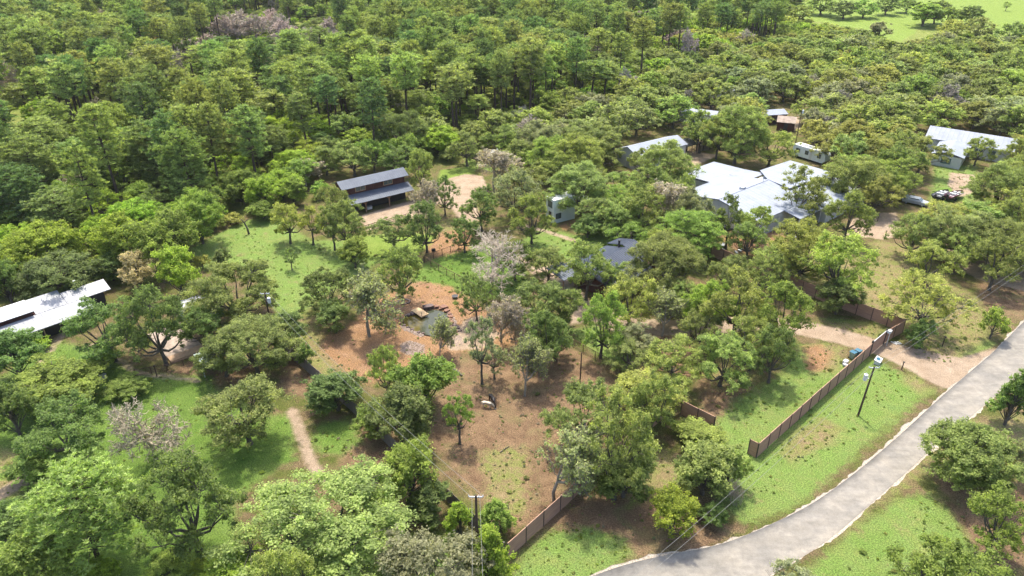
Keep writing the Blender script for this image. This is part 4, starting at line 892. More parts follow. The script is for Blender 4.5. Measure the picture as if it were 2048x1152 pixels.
# ---- white roofed house at the right edge
t = frame('ranch_house', 97, 166, -36.6, 'white roofed ranch house with a front wing near the right edge', 'house'); LAND['the white roofed ranch house'] = (104, 163)
gablewall(t, M['whitewall'], .2, 17.3, 3.1, 9.9, 6.5, 3.0, 4.8, 3.0); gable(t, M['whiteroof'], 0, 17.5, 3, 10, 6.5, 3.2, 5.0, 3.2, .4, .1)
r = MB(); r.slab([(2.9, -8.2, 2.7), (6.2, -8.2, 3.5), (6.2, 3.4, 3.5), (2.9, 3.4, 2.7)], .1); r.slab([(6.205, -8.2, 3.5), (9.5, -8.2, 2.7), (9.5, 3.4, 2.7), (6.205, 3.4, 3.5)], .1); r.build('wing_roof', M['whiteroof_y'], t)
walls(t, M['whitewall'], 3.3, 9.1, -7.9, 3.05, -.1, 2.55, 'wing_wall')
for x in (11, 13, 15, 17): mb = MB(); mb.box(x, x + .12, 2.4, 2.52, -.1, 2.95); mb.build('post', M['white'], t)
for x0 in (10.6, 13.2): window(t, x0, x0 + 1.2, 1, 2.1, 3.09, M['bluebin'])
window(t, 5.2, 7.0, .9, 2.0, -7.91, M['bluebin'])

# ---- pale roofed farmhouse on the left edge
t = frame('farmhouse', -67.5, 81.1, 47, 'farmhouse under stepped pale metal roofs at the left edge', 'house'); LAND['the farmhouse with stepped pale roofs'] = (-65, 88)
mb = MB(); mb.slab([(-5, -.5, 2.3), (11.5, -.5, 2.3), (11.5, 2.88, 2.95), (-5, 2.88, 2.95)], .09); mb.build('porch_roof', M['leftroof'], t)
mb = MB(); mb.slab([(4.85, 2.9, 3.0), (8.9, 2.9, 3.0), (8.9, 6.1, 4.0), (4.85, 6.1, 4.0)], .09); mb.build('middle_roof', M['leftroof'], t)
mb = MB(); mb.slab([(8.92, 2.9, 2.98), (14.9, 2.9, 2.98), (14.9, 5.1, 3.85), (8.92, 5.1, 3.85)], .09); mb.build('end_roof', M['leftroof'], t)
mb = MB(); mb.slab([(-5, 2.6, 3.75), (4.7, 2.6, 3.75), (4.7, 4.9, 4.4), (-5, 4.9, 4.4)], .09); mb.slab([(-5, 4.905, 4.4), (4.7, 4.905, 4.4), (4.7, 6.6, 3.9), (-5, 6.6, 3.9)], .09); mb.build('raised_roof', M['white'], t)
walls(t, M['blackwall'], -4.8, 8.8, 1.0, 2.85, -.1, 2.5, 'porch_wall'); walls(t, M['redwood'], -4.8, 4.6, 3.2, 6.3, -.1, 3.65, 'wall'); walls(t, M['redwood'], 4.7, 8.8, 3.1, 5.9, -.1, 2.9, 'wall'); walls(t, M['blackwall'], 9.0, 13.9, 3.1, 4.9, -.1, 2.9, 'wall')
for x in (-4.5, -1.5, 1.5, 4.5, 7.5, 10.5): mb = MB(); mb.box(x, x + .12, -.3, -.18, -.1, 2.25); mb.build('post', M['trimwood'], t)
mb = MB(); mb.tube([(11.2, 5.5, 2.2), (11.2, 5.5, 4.7)], .11, 10); mb.tube([(11.2, 5.5, 4.72), (11.2, 5.5, 4.85)], .2, 10); mb.build('stove_pipe', M['white'], t)
mb = MB(); mb.tube([(11, 5.45, -.1), (11, 5.45, 2.2)], .2, 10); mb.box(9.6, 12.6, 5.2, 6.8, -.1, 2.1); mb.build('boiler_annex', M['redwood'], t)

# ---- small roofs among the trees
def hut(px, py, deg, L, Wd, ze, zr, roofm, wallm, label, key=None, cat='shed', name='shed'):
    g = at(px, py); t = frame(name, g[0], g[1], deg, label, cat)
    gablewall(t, wallm, -L / 2, L / 2, -Wd / 2, Wd / 2, 0, ze, zr, ze); gable(t, roofm, -L / 2, L / 2, -Wd / 2, Wd / 2, 0, ze, zr, ze, .25, .09)
    mb = MB(); mb.box(-.5, .5, -Wd / 2 - .04, -Wd / 2 + .01, 0, 2.0); mb.build('door', M['black'], t)
    if key: LAND[key] = (g[0], g[1])
    return t
hut(1446, 196, 30, 7, 6, 2.7, 3.6, M['whiteroof'], M['whitewall'], 'small white roofed shed deep among the yellow-green oaks', 'the small far white shed')
hut(1397, 242, -28, 9.5, 4.2, 2.6, 3.3, M['whiteroof'], M['whitewall'], 'low white roofed shed behind a forked oak', 'the low white shed')
hut(1540, 244, 12, 6.5, 4.5, 2.7, 3.4, M['whiteroof'], M['redwood'], 'white roofed hut with dark red walls', 'the red walled hut')
hut(1570, 258, -20, 4.2, 4.2, 2.4, 3.4, M['concrete'], M['redwood'], 'small hut with a weathered beige roof', None)
hut(1608, 180, -28, 8.5, 3.2, 2.3, 2.8, M['whiteroof'], M['blackwall'], 'narrow dark shed with a thin white roof', 'the narrow dark shed')
hut(403, 628, 40, 5.0, 3.4, 2.2, 2.8, M['leftroof'], M['whitewall'], 'pale roofed shed almost hidden beneath a dark oak', 'the half hidden pale shed')

# ---- concrete pad with a timber edge, and the ribbed lean-to beside it
t = frame('patio', -44.9, 78.9, 42, 'stained concrete patio with a raised timber edge under oaks', 'patio'); LAND['the stained concrete patio'] = (-44.5, 83)
mb = MB(); mb.box(0, 4.6, 1.35, 9.2, -.1, .3); mb.build('slab', M['concrete'], t, bevel=.02)
mb = MB(); [mb.box(.02, 4.6, y, y + .2, .22, .34) for y in np.arange(.0, 1.3, .215)]; mb.box(0, 4.6, .02, 1.3, -.1, .2); mb.build('timber_edge', M['trimwood'], t)
t = frame('lean_to', -39.4, 75.7, 41, 'grey-green ribbed metal lean-to beside the concrete patio', 'lean-to')
mb = MB(); mb.slab([(0, 0, 2.05), (3.4, 0, 2.05), (3.4, 2.5, 2.35), (0, 2.5, 2.35)], .05); r = mb.build('roof', M['green'], t); ribs(r, M['white'], .02, 3.4, .34, 0, 2.05, 2.5, 2.35, .05)
walls(t, M['green'], .15, 3.3, 2.2, 2.3, -.1, 2.15, 'back_wall')
for x in (.1, 3.2): mb = MB(); mb.box(x, x + .1, .1, .2, -.1, 2.0); mb.build('post', M['white'], t)
for i, (px, py) in enumerate(((201, 758), (209, 755))):
    g = at(px, py); t = frame('bucket', g[0], g[1], 0, ('left' if i == 0 else 'right') + ' one of two small white buckets in the farm lawn', 'bucket', 'two white buckets')
    mb = MB(); mb.tube([(0, 0, 0), (0, 0, .42)], [.24, .3], 14); mb.build('body', M['white'], t); mb = MB(); mb.tube([(0, 0, .421), (0, 0, .46)], [.32, .32], 14); mb.build('rim', M['grey'], t)

# ------------------------------------------------------------------ fences
def fence_run(name, pts, label, style, h, step, mat=None, postmat=None, cat='fence', gate=None):
    P = [np.array(at(*p)[:2]) for p in pts]; o = P[0]; t = empty(name, (o[0], o[1], 0), 0, label, cat)
    posts = []; 
    for a, b in zip(P[:-1], P[1:]):
        L = np.linalg.norm(b - a); n = max(1, round(L / step)); d = (b - a) / L; ang = math.atan2(d[1], d[0])
        for i in range(n):
            p0 = a + (b - a) * i / n - o; s = L / n; Mx = Matrix.Translation((p0[0], p0[1], 0)) @ Matrix.Rotation(ang, 4, 'Z'); dz = rng.normal() * .012
            pm = MB(); ps = MB()
            if style == 'panel':
                nb = 12; bh = (h - .06) / nb
                for k in range(nb): pm.box(.045, s - .045, -.02 + .004 * (k % 2), .02, .05 + k * bh + dz, .05 + (k + 1) * bh - .014 + dz, Mx)
                pm.box(.045, s - .045, -.035, .035, h - .005 + dz, h + .03 + dz, Mx)
                ps.box(-.04, .04, -.06, .06, -.3, h + .06, Mx)
            elif style == 'board':
                k = 0.05
                while k < s - .04: pm.box(k, min(k + .14, s - .02), -.02, .0, .02, h + rng.normal() * .015, Mx); k += .15
                pm.box(.05, s - .05, .002, .05, .4, .48, Mx); pm.box(.05, s - .05, .002, .05, h - .4, h - .32, Mx); ps.box(-.05, .05, .0, .1, -.3, h + .02, Mx)
            elif style == 'mesh':
                pm.tube([Mx @ Vector((0, 0, h)), Mx @ Vector((s, 0, h))], .035, 6); pm.tube([Mx @ Vector((0, 0, .12)), Mx @ Vector((s, 0, .12))], .02, 5)
                for k in np.arange(.2, s, .2): pm.box(k, k + .008, -.004, .004, .12, h, Mx)
                for z in np.arange(.25, h, .17): pm.box(0, s, -.004, .004, z, z + .008, Mx)
                ps.tube([Mx @ Vector((0, 0, -.2)), Mx @ Vector((0, 0, h + .05))], .05, 8)
            elif style == 'rail':
                for z in (.35, .72, 1.08): pm.box(0, s, -.03, .03, z, z + .11, Mx)
                ps.box(-.07, .07, -.07, .07, -.2, h + .1, Mx)
            pm.build('panel' if style in ('panel', 'board') else ('wire_panel' if style == 'mesh' else 'rails'), mat, t)
            ps.build('post', postmat, t)
    e = P[-1] - o; ps = MB(); ps.box(e[0] - .06, e[0] + .06, e[1] - .06, e[1] + .06, -.2, h + .06); ps.build('post', postmat, t); return t
F_, Fp = M['fence'], M['fencepost']
fence_run('slat_fence', [(1495, 907), (1512, 916), (1738, 712)], 'long brown slatted fence running from the lawn corner to the driveway gate', 'panel', 2.05, 2.35, F_, Fp)
fence_run('slat_fence', [(1766, 688), (1804, 665), (1711, 629), (1603, 586), (1520, 552)], 'brown slatted fence with a sharp corner beyond the driveway gate', 'panel', 2.05, 2.35, F_, Fp)
fence_run('slat_fence', [(1470, 532), (1421, 512)], 'reddish brown slatted fence in front of the big white workshop', 'panel', 2.05, 2.35, F_, Fp)
fence_run('slat_fence', [(1015, 1118), (1120, 1022), (1215, 932), (1340, 826)], 'brown slatted fence slanting up from the lower edge beside the cedars', 'panel', 2.05, 2.35, F_, Fp)
fence_run('slat_fence', [(1361, 829), (1426, 862)], 'short dark brown fence among bushes right of the horse paddock', 'panel', 2.05, 2.35, F_, Fp)
fence_run('board_fence', [(578, 712), (640, 765), (725, 842), (905, 1012), (1008, 1112)], 'weathered grey board fence beneath the slanting power wires', 'board', 1.8, 2.4, M['oldfence'], M['oldfence'])
fence_run('pipe_fence', [(848.5, 526), (862, 533), (926, 568), (1000, 610)], 'rusty pipe and wire fence sloping down from the corner post above the pond', 'mesh', 1.15, 1.9, M['rustpipe'], M['rustpipe'])
fence_run('pipe_fence', [(849.5, 524), (918, 498)], 'rusty pipe fence between the bare yard and the bright grass pen', 'mesh', 1.15, 1.9, M['rustpipe'], M['rustpipe'])
fence_run('pipe_fence', [(1145, 692), (1166, 704), (1215, 731), (1240, 745)], 'rusty pipe and wire fence above the brown horse paddock', 'mesh', 1.15, 1.9, M['rustpipe'], M['rustpipe'])
fence_run('pipe_fence', [(1043, 491), (1072, 511)], 'dark wire fence by the green lawn below the container cabin', 'mesh', 1.2, 1.9, M['rustpipe'], M['rustpipe'])
fence_run('rail_fence', [(712, 468), (765, 453), (818, 438)], 'brown three-rail fence in front of the black barn', 'rail', 1.15, 2.4, M['postwood'], M['postwood'])
fence_run('rail_fence', [(940, 322), (968, 334)], 'low brown fence beyond the sandy yard', 'rail', 1.15, 2.4, M['postwood'], M['postwood'])
fence_run('pipe_fence', [(272, 752), (335, 742), (400, 722)], 'thin wire fence along the lawn below the concrete patio', 'mesh', 1.0, 2.2, M['rustpipe'], M['rustpipe'])
# gate
A, B = at(1738, 712), at(1766, 688); L = float(np.linalg.norm(B - A)); ang = math.degrees(math.atan2(B[1] - A[1], B[0] - A[0]))
t = frame('driveway_gate', A[0], A[1], ang, 'closed brown driveway gate with a pale top rail and dark posts', 'gate'); LAND['the driveway gate'] = (A[0], A[1])
mb = MB(); [mb.box(.12, L - .12, -.02, .02, .1 + k * .17, .1 + k * .17 + .155) for k in range(12)]; mb.build('panel', F_, t)
mb = MB(); mb.box(.1, L - .1, -.035, .035, 2.15, 2.21); mb.build('top_rail', M['white'], t)
for x in (0, L): mb = MB(); mb.box(x - .09, x + .09, -.09, .09, -.2, 2.45); mb.build('post', M['black'], t)
mb = MB(); mb.box(L - .3, L + .3, -.6, -.15, 2.0, 2.4); mb.box(L - .05, L + .05, -.5, -.4, -.2, 2.0); mb.build('opener_box', M['white'], t, bevel=.03)

# ------------------------------------------------------------------ poles and wires
def tins(mb, z, side): 
    mb.tube([(side, 0, z), (side, 0, z + .75)], .23, 14); mb.tube([(side, 0, z + .76), (side, 0, z + .82)], [.24, .12], 14); mb.tube([(side, 0, z + .8), (side, 0, z + 1.0)], .04, 6)
def pole(px, py, h, label, trans=None, arm=False, lean=0, r=.14, key=None, deg=0):
    g = at(px, py); t = frame('utility_pole', g[0], g[1], deg, label, 'utility pole')
    mb = MB(); mb.tube([(0, 0, -.4), (lean * .5, 0, h * .5), (lean, 0, h)], [r, r * .85, r * .65], 10); mb.build('shaft', M['polewood'], t)
    if trans: mb = MB(); tins(mb, h - trans[0], trans[1]); mb.box(min(0, trans[1]), max(0, trans[1]), -.04, .04, h - trans[0] + .2, h - trans[0] + .27); mb.build('transformer', M['white'], t)
    if arm:
        mb = MB(); mb.box(-.55 + lean, .55 + lean, -.05, .05, h - .25, h - .15); mb.build('cross_arm', M['grey'], t)
        mb = MB(); [mb.tube([(x + lean, 0, h - .15), (x + lean, 0, h + .02)], [.05, .03], 8) for x in (-.6, 0.25, .6)]; mb.build('insulators', M['white'], t)
    if key: LAND[key] = (g[0], g[1])
    return np.array([g[0], g[1], h])
pA = pole(1716, 831, 7.1, 'leaning utility pole with a white transformer on the roadside lawn', (1.9, -.42), True, .25, .13, 'the roadside utility pole')
pB = pole(957, 1152, 10., 'tall dark utility pole rising among the cedars at the lower edge', None, True, 0, .15, 'the tall pole at the lower edge')
gC = at(545, 668); hC = height_at(527, 585, gC); pC = pole(545, 668, hC, 'utility pole with a grey-blue transformer left of the pond', (1.6, .4), True, 0, .14, 'the pole left of the pond')
pD = pole(1160, 765, 4.6, 'short bare dark pole in the brown horse paddock', None, False, 0, .1, 'the bare pole in the horse paddock')
pE = pole(1590, 292, 9., 'slim distant pole behind the travel trailer', (1., .3), False, 0, .12)
def wire(a, b, sag, label, dx=0.):
    a = np.array(a, float); b = np.array(b, float); mb = MB(); n = 22
    mb.tube([a + (b - a) * i / n - np.array([0, 0, sag * 4 * (i / n) * (1 - i / n)]) for i in range(n + 1)], .013, 5)
    tag(mb.build('power_wire', M['wire'], None), label, 'power wire')
for s in (-.55, .55):
    q = 'upper' if s > 0 else 'lower'
    wire(pB + (s, 0, 0), pC + (s, 0, -.2), 1.0, q + ' of two pale wires from the tall lower pole to the pond pole')
    wire(pB + (s * .6, 0, 0), pB + (1.5 + s, -26, 0), .8, ('right' if s > 0 else 'left') + ' wire dropping from the tall lower pole out of the lower edge')
    far_ = at(2200, 425, 7.1); nearp = at(1150, 1260, 7.1)
    wire(pA + (s + .25, 0, -.05), far_ + np.array([s, 0, 0]), .7, q + ' pale wire from the roadside pole towards the right edge')
    wire(pA + (s + .25, 0, -.05), nearp + np.array([s, 0, 0]), .8, q + ' pale wire from the roadside pole down along the road')
for px, py, h, lab in ((1884, 693, 1.5, 'black marker post on the verge right of the gravel drive'), (1803, 739, 1.1, 'thin keypad post at the edge of the gravel drive'), (314, 753, 1.6, 'dark stub post by the thin wire fence on the farm lawn'), (1769, 476, 1.3, 'short dark post on the bare ground before the sandy clearing'), (1754, 444, 1.3, 'short dark post beside the sandy clearing')):
    g = at(px, py); t = frame('marker_post', g[0], g[1], 10, lab, 'post'); mb = MB(); mb.tube([(0, 0, -.2), (.03, 0, h)], [.07, .06], 8); mb.build('shaft', M['polewood'], t)
    mb = MB(); mb.box(-.08, .12, -.1, .1, h + .0, h + .14); mb.build('cap', M['black'], t, bevel=.02)
# ------------------------------------------------------------------ pond edge, dock, stones, logs, bins, boats, cars
def rockmesh(seed, sx, sy, sz, mat):
    import bmesh
    bm = bmesh.new(); bmesh.ops.create_icosphere(bm, subdivisions=2, radius=1); r = np.random.default_rng(seed); f = r.normal(size=(5, 3)); ph = r.uniform(0, 6, 5)
    for v in bm.verts:
        d = np.array(v.co); k = 1 + sum(.13 * math.sin(2.6 * (d @ f[i]) + ph[i]) for i in range(5)) + r.normal() * .03
        v.co = Vector((max(-.8, min(.8, d[0] * k)) * sx, max(-.8, min(.8, d[1] * k)) * sy, max(-.6, min(.62, d[2] * k)) * sz))
    me = bpy.data.meshes.new('rock'); bm.to_mesh(me); bm.free(); me.materials.append(mat); return me
M['darkrock'] = smat('dark_slab_rock', (.055, .04, .04), (.17, .12, .11), 2.6, .8, bmp=.8, bdist=.08)
RK = [rockmesh(i, 1, .75, .6, M['rock']) for i in range(4)] + [rockmesh(9 + i, 1, .7, .6, M['darkrock']) for i in range(3)]
LAND['the duck pond'] = tuple(np.array(POND).mean(0))
# (x, y, half length, kind, turn) of the rim stones, read off the photograph
RIM = [(802, 638, .42, 0, .3), (801, 646, .5, 1, 1.2), (808, 651, .3, 4, 0), (815, 631, .45, 5, .3), (828, 627, .6, 6, .5), (857, 616, .85, 4, .35), (873, 614, .45, 0, .1), (881, 618, .28, 2, 0), (888, 615, .6, 3, .4), (893, 622, .45, 1, .8), (899, 628, .4, 0, 2), (901, 634, .42, 2, .4), (899, 640, .35, 3, 1), (903, 645, .38, 1, 2), (901, 650, .3, 0, 0), (909, 651, .36, 4, 1), (906, 656, .33, 2, .3), (914, 656, .42, 5, 2), (919, 662, .35, 4, .2), (912, 664, .3, 2, 1), (824, 659, .3, 5, .5), (838, 665, .32, 6, .7), (846, 667, .26, 4, .3), (816, 655, .24, 6, 0)]
cen = LAND['the duck pond']
words = ['west', 'north-west', 'north', 'north-east', 'east', 'south-east', 'south', 'south-west']
for i, (px, py, s, k, tn) in enumerate(RIM):
    s *= 1.18
    g = at(px, py); o = link('rim_rock', RK[k]); o.location = (g[0], g[1], s * .16); o.rotation_euler = (0, 0, tn); o.scale = (s, s * rng.uniform(.85, 1.1), s * rng.uniform(.7, 1.0)); o['_g'] = 1; del o['_g']
    tone = 'dark' if k >= 4 else 'reddish'; size = 'large' if s > .48 else ('small' if s < .33 else 'mid-sized')
    o['_t'] = f'{size} {tone}'; o['_p'] = (px, py)
rr_ = [o for o in col.objects if o.name.startswith('rim_rock')]; rr_.sort(key=lambda o: math.atan2(-(o['_p'][1] - 645), o['_p'][0] - 858), reverse=True)
nth = ['first', 'second', 'third', 'fourth', 'fifth', 'sixth', 'seventh', 'eighth', 'ninth', 'tenth', 'eleventh', 'twelfth', 'thirteenth', 'fourteenth', 'fifteenth', 'sixteenth', 'seventeenth', 'eighteenth', 'nineteenth', 'twentieth', 'twenty-first', 'twenty-second', 'twenty-third', 'twenty-fourth', 'twenty-fifth']
for i, o in enumerate(rr_): tag(o, f"{o['_t']} rock on the pond rim, {nth[i]} going clockwise from its left tip", 'rock', 'rocks round the pond'); del o['_t']; del o['_p']
# small stones: countless, one object each patch
def pebbles(name, polys, n, s0, s1, label, mat):
    V = []; F = []; base = np.array([(1, 0, 0), (.3, .9, 0), (-.8, .5, 0), (-.7, -.6, 0), (.4, -.9, 0), (.1, 0, .7)])
    for poly in polys:
        P = np.array(poly); lo, hi = P.min(0), P.max(0); q = rng.uniform(lo, hi, (n * 3, 2)); q = q[inside(poly, q[:, 0], q[:, 1])][:n]
        for x, y in q:
            s = rng.uniform(s0, s1); a = rng.uniform(0, 6.28); c, s_ = math.cos(a), math.sin(a); b = base * s * rng.uniform(.8, 1.2, 3); b0 = len(V)
            V += [(x + u * c - w * s_, y + u * s_ + w * c, z + .01) for u, w, z in b]; F += [(b0 + i, b0 + (i + 1) % 5, b0 + 5) for i in range(5)]
    tag(link(name, mesh_np(name, V, F, mat)), label, 'pebbles', kind='stuff')
ring = [tuple(np.array(cen) + (np.array(p) - cen) * 1.3) for p in POND]
pebbles('pebbles', STONES + [W([(893, 622), (905, 628), (925, 665), (910, 670), (898, 650)]), W([(800, 650), (815, 655), (850, 670), (840, 674), (806, 660)])], 300, .05, .13, 'pale loose pebbles banked around and below the pond', M['palerock'])
t = frame('dock', -13.2, 90.3, 42, 'small new timber dock over the pond', 'dock')
mb = MB(); [mb.box(k, k + .125, 0, 2.55, .3, .36) for k in np.arange(0, 1.35, .135)]; mb.build('deck', M['dockwood'], t)
mb = MB(); mb.box(.02, 1.33, .02, .1, .16, .295); mb.box(.02, 1.33, 2.4, 2.48, .16, .295); mb.build('joists', M['dockwood'], t)
for x in (.15, 1.1): mb = MB(); mb.tube([(x, .12, -.6), (x, .12, 1.0)], .035, 8); mb.build('post', M['black'], t)
for px, py, s, lab in ((898, 574, .0, ''),): pass
def ring_of_stones(px, py, lab):
    g = at(px, py)
    mb = MB()
    for k in range(11):
        a = k * .571; x, y = math.cos(a) * .85, math.sin(a) * .7; mb.box(-.2, .2, -.13, .13, 0, .17, Matrix.Translation((x, y, 0)) @ Matrix.Rotation(a + 1.57 + rng.normal() * .2, 4, 'Z'))
    o = mb.build('stone_ring', M['darkrock'], None, bevel=.04); o.location = (g[0], g[1], 0); tag(o, lab, 'stone ring')
ring_of_stones(808, 604, 'ring of dark stones round the oak trunk above the pond')
g = at(910, 596); t = frame('fire_bowl', g[0], g[1], 0, 'black fire bowl on the clay above the pond', 'fire bowl'); mb = MB(); mb.tube([(0, 0, .12), (0, 0, .25), (0, 0, .38)], [.2, .42, .5], 16); mb.build('bowl', M['black'], t); mb = MB(); [mb.tube([(math.cos(a) * .3, math.sin(a) * .3, 0), (math.cos(a) * .2, math.sin(a) * .2, .16)], .03, 6) for a in (0, 2.1, 4.2)]; mb.build('legs', M['black'], t)
g = at(867, 502); t = frame('water_trough', g[0], g[1], 20, 'small black trough beside the pipe fence', 'trough'); mb = MB(); mb.box(-.3, .3, -.2, .2, 0, .06); [mb.box(*q) for q in ((-.32, -.28, -.22, .22, 0, .4), (.28, .32, -.22, .22, 0, .4), (-.28, .28, -.22, -.18, 0, .4), (-.28, .28, .18, .22, 0, .4))]; mb.build('tub', M['black'], t)
def log(p, q, r, lab, name='log'):
    a, b = atv(*p, r), atv(*q, r); mb = MB(); mid = (a + b) / 2 + Vector((.06, .1, .04)); o = MB(); o.tube([a - a, mid - a, b - a], [r, r * .9, r * .7], 9); x = o.build(name, M['bark'], None); x.location = a; tag(x, lab, 'log')
log((905, 738), (924, 751), .16, 'dark fallen log at the top of the horse paddock'); log((830, 862), (843, 858), .1, 'short fallen log in the shade left of the small sapling')
log((1000, 905), (1018, 893), .06, 'thin fallen branch on the tan ground of the paddock'); log((774, 1054), (782, 1046), .1, 'short pale log beneath the big oak')
def heap(px, py, n, spread, lab, mats, s=(.25, .6), name='junk_heap'):
    g = at(px, py); t = frame(name, g[0], g[1], 0, lab, 'junk pile'); k = 0
    for m_ in mats:
        mb = MB()
        for _ in range(n):
            x, y = rng.normal(size=2) * spread; a, b, c = rng.uniform(*s, 3)
            mb.box(-a, a, -b * .7, b * .7, 0, c * .8, Matrix.Translation((x, y, rng.uniform(0, .25))) @ Matrix.Rotation(rng.uniform(0, 3), 4, 'Z') @ Matrix.Rotation(rng.normal() * .3, 4, 'X'))
        mb.build(('sheets', 'scrap', 'boxes')[k], m_, t, bevel=.03); k += 1
heap(990, 309, 6, 1.0, 'heap of white and grey junk beyond the sandy yard', [M['tarp'], M['grey']]); heap(958, 320, 4, .8, 'grey scrap pile left of the white junk heap', [M['grey'], M['palerock']])
heap(1436, 497, 7, .9, 'mixed scrap pile behind the reddish brown fence', [M['tarp'], M['black'], M['grey']], (.12, .35)); heap(1478, 504, 3, .5, 'small white scrap lying beyond the reddish brown fence', [M['tarp']], (.2, .4))
heap(1368, 440, 2, .5, 'white sheets on the ground between grey oaks', [M['tarp']], (.3, .7)); heap(1172, 398, 3, .7, 'white tarpaulin bundle right of the container cabin', [M['tarp']], (.35, .8))
heap(1582, 478, 3, .5, 'small grey scrap under the yellow-green oak', [M['grey']], (.15, .3))
g = at(1690, 729); t = frame('white_sack', g[0], g[1], 40, 'white sacks piled inside the long slatted fence', 'sacks'); mb = MB(); mb.box(-.35, .35, -.3, .3, 0, .7); mb.box(-.6, -.2, -.5, .1, 0, .4); mb.build('bags', M['tarp'], t, bevel=.12)
g = at(1709, 715)
for i, (dx, m_, w_2) in enumerate(((-.45, 'green', 'grey-green'), (.4, 'bluebin', 'dark blue'))):
    t = frame('wheelie_bin', g[0] + dx, g[1] + dx * .5, 35, f'{w_2} wheelie bin beside the drive inside the slatted fence', 'wheelie bin', 'bins by the drive'); mb = MB(); mb.add([(x * (.26 if z < .5 else .34), y * (.26 if z < .5 else .36), z) for z in (.1, 1.0) for x, y in ((-1, -1), (1, -1), (1, 1), (-1, 1))], [(3, 2, 1, 0), (4, 5, 6, 7), (0, 1, 5, 4), (1, 2, 6, 5), (2, 3, 7, 6), (3, 0, 4, 7)]); mb.build('body', M[m_], t, bevel=.03)
    mb = MB(); mb.box(-.37, .37, -.4, .4, 1.01, 1.09); mb.build('lid', M['bluebin'], t, bevel=.03)
    for x in (-.27, .22): mb = MB(); mb.tube([(x, .32, .12), (x + .06, .32, .12)], .12, 12); mb.build('wheel', M['rubber'], t)
g = at(1755, 726); t = frame('utility_cabinet', g[0], g[1], 50, 'white low cabinet with a blue panel on the grass outside the fence', 'utility cabinet'); mb = MB(); mb.box(-.6, .6, -.35, .35, 0, .5); mb.build('body', M['white'], t, bevel=.05); mb = MB(); mb.slab([(-.66, -.4, .52), (.66, -.4, .52), (.66, .4, .7), (-.66, .4, .7)], .05); mb.build('lid', M['white'], t); mb = MB(); mb.slab([(-.3, -.2, .575), (.4, -.2, .575), (.4, .25, .676), (-.3, .25, .676)], .01); mb.build('panel', M['bluebin'], t)
for i in range(5):
    g = at(1786 + i * 3.1, 686 + (i % 2) * 1.2); mb = MB(); mb.box(-.08, .08, -.35, .35, 0, .1); o = mb.build('edging_block', M['white'], None, bevel=.02); o.location = (g[0], g[1], 0); o.rotation_euler = (0, 0, .5); tag(o, ['leftmost', 'second from left', 'middle', 'second from right', 'rightmost'][i] + ' small white block in the row beside the gravel drive', 'edging block', 'white blocks beside the drive')

def vehicle(px, py, deg, label, col_, kind='car', name='parked_car', cat='car', key=None):
    g = at(px, py); t = frame(name, g[0], g[1], deg, label, cat); m_ = smat(name + '_paint', col_, tuple(c * 1.25 for c in col_), 1, .3, bmp=0, spec=.6)
    L, Wd = 4.7, 1.8; mb = MB()
    if kind == 'pickup': sec = [(-2.4, .35), (2.4, .35), (2.4, .85), (1.3, 1.0), (.7, 1.65), (-.4, 1.65), (-.5, 1.0), (-2.4, 1.0)]; L = 4.8
    else: sec = [(-2.2, .35), (2.2, .35), (2.25, .75), (1.2, .95), (.6, 1.42), (-1.2, 1.42), (-1.9, .98), (-2.25, .9)]
    n = len(sec); vs = []
    for s, yy in ((0, -1), (1, 1)):
        for x, z in sec: vs.append((x, yy * (.9 if z < 1.1 else .72), z))
    mb.add(vs, [tuple(range(n)), tuple(reversed(range(n, 2 * n)))] + [(i + n, (i + 1) % n + n, (i + 1) % n, i) for i in range(n)]); mb.build('body', m_, t, bevel=.06)
    mb = MB(); x0, x1 = ((-.35, .75) if kind == 'pickup' else (-1.3, .7)); zt = 1.6 if kind == 'pickup' else 1.36
    for s in (-1, 1): mb.add([(x0, s * .86, 1.05), (x1 + .25, s * .86, 1.05), (x1 - .05, s * .75, zt), (x0 + .1, s * .75, zt)], [(0, 1, 2, 3) if s < 0 else (3, 2, 1, 0)])
    mb.add([(x1 + .48, -.72, 1.02), (x1 + .48, .72, 1.02), (x1 + .03, .64, zt), (x1 + .03, -.64, zt)], [(0, 1, 2, 3)]); mb.build('windows', M['glass'], t)
    for x in (-1.4, 1.45):
        for y in (-.86, .66): mb = MB(); mb.tube([(x, y, .33), (x, y + .2, .33)], .33, 18); w = mb.build('wheel', M['rubber'], t); mb = MB(); yy = y - .012 if y < 0 else y + .2; mb.tube([(x, yy, .33), (x, yy + .012, .33)], .19, 14); mb.build('rim', M['grey'], w)
    for y in (-.65, .65): mb = MB(); mb.box(2.2, 2.28 if kind != 'pickup' else 2.43, y - .16, y + .16, .62, .76); mb.build('headlight', M['white'], t)
    if kind == 'pickup': mb = MB(); mb.box(-2.3, -.6, -.7, .7, 1.0, 1.02); mb.build('bed', M['black'], t)
    return t
vehicle(1800, 400, -38, 'dark green pickup under oaks above the sandy clearing', (.03, .06, .05), 'pickup', 'pickup_truck', 'pickup truck'); LAND['the dark green pickup'] = tuple(at(1800, 400)[:2])
vehicle(1829, 408, -38, 'grey and white car half hidden below the pickup', (.3, .32, .34)); vehicle(1951, 474, 20, 'pale blue-white car glimpsed through the roadside oaks', (.45, .52, .58)); vehicle(1975, 498, 35, 'dark grey car in the oak shade near the road', (.06, .06, .07))
